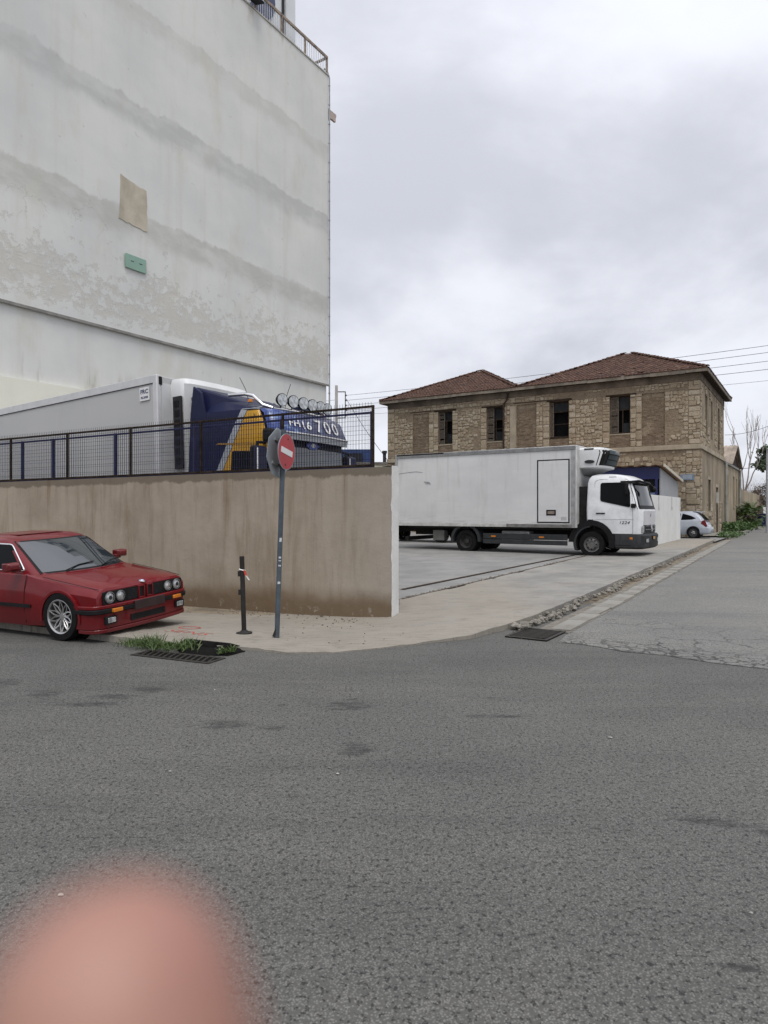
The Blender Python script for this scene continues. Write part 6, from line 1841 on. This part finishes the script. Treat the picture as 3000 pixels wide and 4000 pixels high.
# roof: fairing, side deflectors, lamp bar
MB().rings([[(-1.05, y, z) for y, z in ((-.95, 3.42), (.95, 3.42), (.80, 3.50), (-.80, 3.50))], [(-1.5, y, z) for y, z in ((-1.12, 3.30), (1.12, 3.30), (1.0, 3.66), (-1.0, 3.66))], [(-2.05, y, z) for y, z in ((-1.2, 3.1), (1.2, 3.1), (1.12, 3.84), (-1.12, 3.84))], [(-2.12, y, z) for y, z in ((-1.2, 3.1), (1.2, 3.1), (1.12, 3.84), (-1.12, 3.84))]]).build('roof_fairing', BLUE, tr, bevel=.05, smooth=40)
for s_ in (-1, 1):
    MB().prism([(-1.72, .9), (-2.22, .9), (-2.10, 3.3), (-2.02, 3.84), (-1.80, 3.70), (-1.66, 3.2)], 'Y', *sorted((s_ * 1.17, s_ * 1.235))).build('side_deflector', BLUE, tr, bevel=.02)
    MB().tube([(-1.25, s_ * 1.02, 3.62), (-.80, s_ * 1.04, 3.60), (-.60, s_ * 1.04, 3.55), (-.38, s_ * 1.02, 3.36), (-.22, s_ * .92, 3.30)], .035, 8).build('lamp_bar_side', CHROME, tr, smooth=60)
    MB().lathe([(.05, 0), (.045, .05), (.01, .06)], 12, 'Z', (-.62, s_ * 1.10, 3.42)).build('beacon', AMBER, tr)
MB().tube([(-.22 + .10 * (1 - (k / 8) ** 2), .92 * k / 8, 3.30) for k in range(-8, 9)], .035, 8).build('lamp_bar', CHROME, tr, smooth=60)
MB().tube([(-.20 + .10 * (1 - (k / 8) ** 2), .92 * k / 8, 3.22) for k in range(-8, 9)], .022, 6).build('lower_bar', BLACKTRIM, tr, smooth=60)
for k in range(6):
    y = -.76 + k * .285
    x = -.17 + .10 * (1 - (y / .92) ** 2)
    lm = part_empty('roof_lamp', tr, (x, y, 3.47), (0, radians(3), radians(-13)))
    MB().lathe([(.05, -.11), (.09, -.07), (.122, -.01), (.126, .03), (.116, .034)], 24, 'X', cap=False).build('lamp_shell', BLACKTRIM, lm, smooth=50)
    MB().lathe([(.116, .032), (.10, .02), (.06, -.002), (.03, -.01), (.002, -.01)], 24, 'X').build('lamp_lens', LENS, lm, smooth=60)
    MB().lathe([(.02, -.01), (.018, .012), (.002, .016)], 12, 'X').build('lamp_cap', BLACKTRIM, lm)
    MB().tube([(-.03, 0, -.1), (-.02, 0, -.14)], .014, 6).build('lamp_foot', BLACKTRIM, lm)
MB().prism([(-1.15, 3.45), (-.55, 3.55), (-.45, 3.42), (-1.1, 3.40)], 'Y', .35, 1.0).build('roof_hatch', BLUE, tr, bevel=.03)
for y, dx in ((-.6, .12), (.5, -.18)): MB().tube([(-1.1, y, 3.5), (-1.15 - dx * .5, y, 3.8), (-1.2 - dx * 1.4, y, 4.05)], .006, 4).build('aerial', BLACKTRIM, tr)
# lower front, chassis and wheels (behind the wall)
tc.front(-1.15, 1.15, .60, 1.50, .012, 16, 6).build('grille_panel', GREYPLAS, tr)
MB().box(-5.6, -.3, -.45, .45, .55, .95).build('chassis_rails', CHASSIS, tr)
for x in (-1.25, -4.9):
    for s_ in (-1, 1): wheel(tr, x, s_ * 1.02, .5, .5, .32, 'truck' if x > -2 else 'deep', s_, .6)

# ------------------------------------------------------------------ white refrigerated semi-trailer
F0 = Vector((-4.71, 14.0, 4.44))
RT = Matrix.Rotation(PH, 4, 'Z') @ Matrix.Rotation(radians(-2.5), 4, 'Y')
tl = thing('semi_trailer', 'long white refrigerated semi-trailer behind the wire fence', 'trailer', F0 - (RT.to_3x3() @ Vector((0, 0, 4.05))), rot=RT.to_euler())
def mat_trailer():
    m, nt, b = new_mat('trailer_panel')
    co = nt.coord()
    n = nt.noise(nt.scale(co, (.3, .3, .8)), 1.0, 5, .55)
    c = nt.mix(nt.step(n, .35, .7), (.43, .43, .425), (.39, .393, .39))
    c = nt.mix(nt.math('MULTIPLY', nt.step(nt.noise(nt.scale(co, (1.5, 1.5, .2)), 1.5, 5, .6), .55, .75), .18), c, (.3, .3, .29))
    nt.put(b.inputs['Base Color'], c); b.inputs['Roughness'].default_value = .45
    return m
TRM = mat_trailer()
LT = 10.5
MB().box(-LT, 0, 0, 2.5, 1.25, 4.05).build('box_body', TRM, tl, bevel=.02)
MB().box(-LT, -.10, -.012, .02, 3.90, 4.06).build('top_rail', M('trailer_rail', (.52, .525, .53), .45, .08, 3), tl, bevel=.006)
MB().box(-LT, -.10, -.016, -.010, 3.885, 3.898).build('rail_line', GREYPLAS, tl)
MB().box(-.13, .012, -.014, .10, 1.25, 4.065).build('corner_post', M('trailer_rail'), tl, bevel=.02)
MB().box(-.01, .03, .04, .12, 3.86, 4.03).build('marker_bracket', BLACKTRIM, tl, bevel=.01)
MB().box(-.012, .020, .10, 2.40, 1.30, 3.90).build('front_bulkhead', M('bulkhead', (.55, .555, .56), .45, .06, 2), tl)
MB().box(-.52, -.22, -.022, -.012, 3.56, 3.84).build('certificate_label', SIGNWHITE, tl)
text('FRC', .125, NAVY, tl, (-.37, -.024, 3.745), (radians(90), 0, 0), 'certificate_letters', .001, sx=1.1, bold=.004)
text('02.2028', .062, NAVY, tl, (-.37, -.024, 3.625), (radians(90), 0, 0), 'certificate_date', .001, sx=1.1, bold=.002)
un = part_empty('fridge_unit', tl)
Cab([(1.9, .02, .40, .95, .12, 0, .03), (3.55, .02, .46, 1.0, .14, 0, .05), (3.88, .02, .52, 1.02, .18, 0, .06), (4.0, .02, .46, .98, .2, 0, .06), (4.03, .02, .34, .9, .2, 0, .05)]).body().xform(Matrix.Translation((0, 1.36, 0))).build('shell', M('fridge_white'), un, smooth=35)
MB().box(.10, .34, .315, .36, 2.1, 3.62).build('side_vent', GREYPLAS, un)
for k in range(7): MB().box(.15, .29, .305, .32, 2.2 + k * .2, 2.33 + k * .2).build('vent_hole', BLACKTRIM, un)
MB().box(.44, .485, .52, 2.2, 2.1, 3.60).build('front_grille', BLACKTRIM, un)
for k in range(8): MB().box(.46, .50, .50, 2.2, 2.15 + k * .19, 2.19 + k * .19).build('grille_slat', SIGNWHITE, un)
MB().box(-LT, -.4, .4, 2.1, .95, 1.24).build('chassis', CHASSIS, tl)
MB().box(-2.4, -2.2, .5, .7, .05, .95).box(-2.4, -2.2, 1.8, 2.0, .05, .95).build('landing_leg', CHASSIS, tl)
for x in (-6.6, -7.9, -9.2):
    for y, s_ in ((.25, -1), (2.25, 1)): wheel(tl, x, y, .5, .5, .34, 'deep', s_, .6)

# ------------------------------------------------------------------ silver hatchback
SIL = mat_carpaint('silver_paint', (.40, .43, .48), .35)
hz = ground_h(36) + .04
hc = thing('silver_car', 'silver three-door hatchback parked by the stone building corner', 'car', (17.03, 36.95, hz), radians(147.5))
def hsec(zt, cr, ws, wm, zc, zb, wb): return [(0, zt + cr), (ws * .5, zt + cr * .8), (ws - .05, zt + .01), (ws, zt - .03), (wm, zc), (wm, .45), (wm - .02, .3), (wb, zb), (0, zb)]
# x = 0 at the rear axle, nose to +x
hst = [(-.74, hsec(.62, .0, .62, .70, .50, .30, .62)), (-.66, hsec(.80, .0, .70, .79, .58, .24, .72)), (-.5, hsec(.93, .0, .75, .83, .62, .22, .76)), (0, hsec(.96, .0, .78, .85, .66, .20, .78)), (1.2, hsec(.92, .0, .80, .85, .64, .18, .80)), (2.0, hsec(.88, .03, .79, .845, .62, .18, .78)),
       (2.5, hsec(.83, .04, .76, .84, .60, .18, .78)), (2.95, hsec(.72, .04, .70, .80, .55, .2, .74)), (3.2, hsec(.58, .03, .58, .68, .48, .24, .6))]
hb = half_sections(hst).build('body', SIL, hc, smooth=35, bevel=0)
boolean_cut(hb, [MB().lathe([(.345, s_ * .6), (.345, s_ * 1.0)], 30, 'Y', (x, 0, .31)) for x in (0, 2.51) for s_ in (-1, 1)])
hb.data.shade_smooth(); hb.data.set_sharp_from_angle(angle=radians(35))
for x in (0, 2.51): MB().lathe([(.35, -.62), (.35, .62)], 20, 'Y', (x, 0, .31)).build('wheel_well', BLACKTRIM, hc)
hcab = Cab([(.90, -.58, 2.25, .78, .10, .2, .2), (1.15, -.40, 1.72, .71, .12, .2, .16), (1.36, -.20, 1.22, .62, .14, .18, .12), (1.43, -.05, .95, .54, .15, .15, .1), (1.46, .15, .6, .35, .15, .12, .05)])
hcab.body().build('roof_shell', SIL, hc, smooth=40)
for s_ in (-1, 1):
    hcab.side(round_poly([(-.14, 1.07), (.15, 1.22), (.55, 1.33), (.62, .98), (.1, 1.0)], .05), s_, .008).build('quarter_window', GLASS, hc)
    hcab.side(round_poly([(.68, .96), (.62, 1.34), (1.12, 1.31), (1.75, .97)], .05), s_, .008).build('door_window', GLASS, hc)
    MB().prism(round_poly([(-.69, .66), (-.56, .98), (-.42, .94), (-.36, .80), (-.60, .60)], .03), 'Y', *sorted((s_ * .62, s_ * .808))).build('tail_lamp', REDLENS, hc, bevel=.01)
    for x in (0, 2.51): wheel(hc, x, s_ * .745, .31, .31, .20, 'dark', s_, .72)
    arch(0, .31, .345, .372, radians(-5), radians(185), *sorted((s_ * .80, s_ * .862))).build('wheel_arch', SIL, hc, smooth=40)
MB().grid(lambda u, v: (lerp(-.60, -.27, v) - .012 - .0, lerp(-.58, .58, u) * lerp(1.05, .9, v), lerp(.98, 1.32, v)), 8, 5).build('rear_window', GLASS, hc)
MB().prism([(-.40, 1.36), (.05, 1.44), (.0, 1.46), (-.42, 1.42)], 'Y', -.58, .58).build('roof_spoiler', SIL, hc, bevel=.01)
Cab([(.26, -.80, -.3, .80, .0, .16, 0), (.46, -.84, -.3, .84, .0, .16, 0), (.60, -.80, -.3, .84, 0, .16, 0)]).body().build('rear_bumper', SIL, hc, smooth=40, bevel=.02)
MB().box(-.86, -.80, -.26, .26, .50, .61).build('rear_plate', SIGNWHITE, hc)
MB().tube([(-.61, -.1, 1.0), (-.64, .2, 1.03)], .01, 4).build('rear_wiper', BLACKTRIM, hc)
hcab.front(-.62, .62, 1.0, 1.36, .006).build('windscreen', SCREEN, hc)

# ------------------------------------------------------------------ flatbed trailer half hidden behind the box truck
fz = yard_z(2.6, 32)
fb = thing('flatbed_trailer', 'dark flatbed trailer standing in the yard behind the white truck', 'trailer', (3.3, 32.3, fz), radians(-30))
MB().box(-4.2, .6, -1.1, 1.1, .78, .92).build('bed', M('bed_grey', (.10, .10, .098), .7, .2, 4), fb, bevel=.01)
MB().box(-4.2, .6, -.4, .4, .5, .78).build('chassis', CHASSIS, fb)
MB().box(.45, .62, -1.0, 1.0, .45, .75).build('rear_bar', CHASSIS, fb)
MB().box(-.9, -.55, -1.13, -1.10, .45, .70).build('reflector_board', M('reflector', (.40, .18, .12), .5, .4, 30), fb)
for x in (-3.2, -.2):
    for s_ in (-1, 1): wheel(fb, x, s_ * .92, .38, .38, .26, 'deep', s_, .6)

# ================================================================== the photographer's fingertip close to the lens
def mat_skin():
    m, nt, b = new_mat('skin')
    co = nt.coord()
    n = nt.noise(co, 60, 4, .6)
    x, y, z = nt.sep(co)
    c = nt.mix(nt.step(n, .35, .7), (.36, .20, .15), (.31, .155, .12))
    c = nt.mix(nt.math('MULTIPLY', nt.step(nt.noise(co, 45, 2, .5), .45, .6), .4), c, (.27, .11, .085))
    nt.put(b.inputs['Base Color'], c); b.inputs['Roughness'].default_value = .5
    b.inputs['Subsurface Weight'].default_value = .25; b.inputs['Subsurface Radius'].default_value = (.004, .0015, .001); b.inputs['Subsurface Scale'].default_value = 1
    nt.put(b.inputs['Normal'], nt.bump(nt.noise(co, 900, 3, .6), .2, .0004))
    return m
def hand():
    H0 = Vector((-.026, .030, 1.49))
    J = []; E = []
    def add(p, r, parent=None):
        J.append((Vector(p) - H0, r)); 
        if parent is not None: E.append((parent, len(J) - 1))
        return len(J) - 1
    wrist = add((-.055, -.035, 1.395), (.026, .019))
    fore = add((-.075, -.11, 1.33), (.030, .024), wrist); add((-.10, -.22, 1.25), (.036, .030), fore)
    palm = add((-.050, -.005, 1.425), (.030, .014), wrist)
    knuckle = add((-.033, .022, 1.462), (.0125, .0105), palm)
    i1 = add((-.019, .042, 1.500), (.0140, .0120), knuckle); i2 = add((-.0165, .0425, 1.528), (.0152, .0114), i1)
    i3 = add((-.0170, .0425, 1.550), (.0136, .0108), i2); i4 = add((-.0170, .0425, 1.5645), (.0104, .0098), i3); add((-.0170, .0425, 1.5770), (.0066, .0070), i4)
    for dx, L in ((-.019, 1.0), (-.037, .93), (-.053, .78)):      # other fingers curled back below the phone
        k = add((-.036 + dx, .018 - abs(dx) * .15, 1.455 - abs(dx) * .25), (.0115, .010), palm)
        a = add((-.034 + dx, .018 + .036 * L, 1.448 - abs(dx) * .25), (.0092, .009), k)
        b_ = add((-.030 + dx, .016 + .034 * L, 1.420 - abs(dx) * .25), (.0085, .0082), a)
        add((-.030 + dx, .002 + .020 * L, 1.408 - abs(dx) * .25), (.0072, .007), b_)
    t1 = add((-.028, -.012, 1.432), (.0145, .012), palm); t2 = add((-.006, -.002, 1.452), (.0105, .0098), t1); t3 = add((.004, .008, 1.476), (.0095, .0088), t2); add((.006, .012, 1.492), (.0078, .007), t3)
    me = bpy.data.meshes.new('hand'); me.from_pydata([j[0] for j in J], E, [])
    o = bpy.data.objects.new('hand', me); COL.objects.link(o); o.location = H0
    sk = o.modifiers.new('skin', 'SKIN'); sk.use_smooth_shade = True
    for v, (p_, r) in zip(me.skin_vertices[0].data, J): v.radius = r; v.use_root = False
    me.skin_vertices[0].data[0].use_root = True
    s_ = o.modifiers.new('sub', 'SUBSURF'); s_.levels = 2; s_.render_levels = 2
    me.materials.append(mat_skin())
    tag(o, 'blurred reddish fingertip of the photographer close to the lens', 'hand')
    MB().sphere((0, 0, 0), .0055, 10, 6, (1, .28, 1.15)).build('fingernail', M('nail', (.5, .3, .26), .35, .06, 40), o, smooth=60, loc=Vector((-.0170, .0500, 1.5560)) - H0)
    return o
hand()
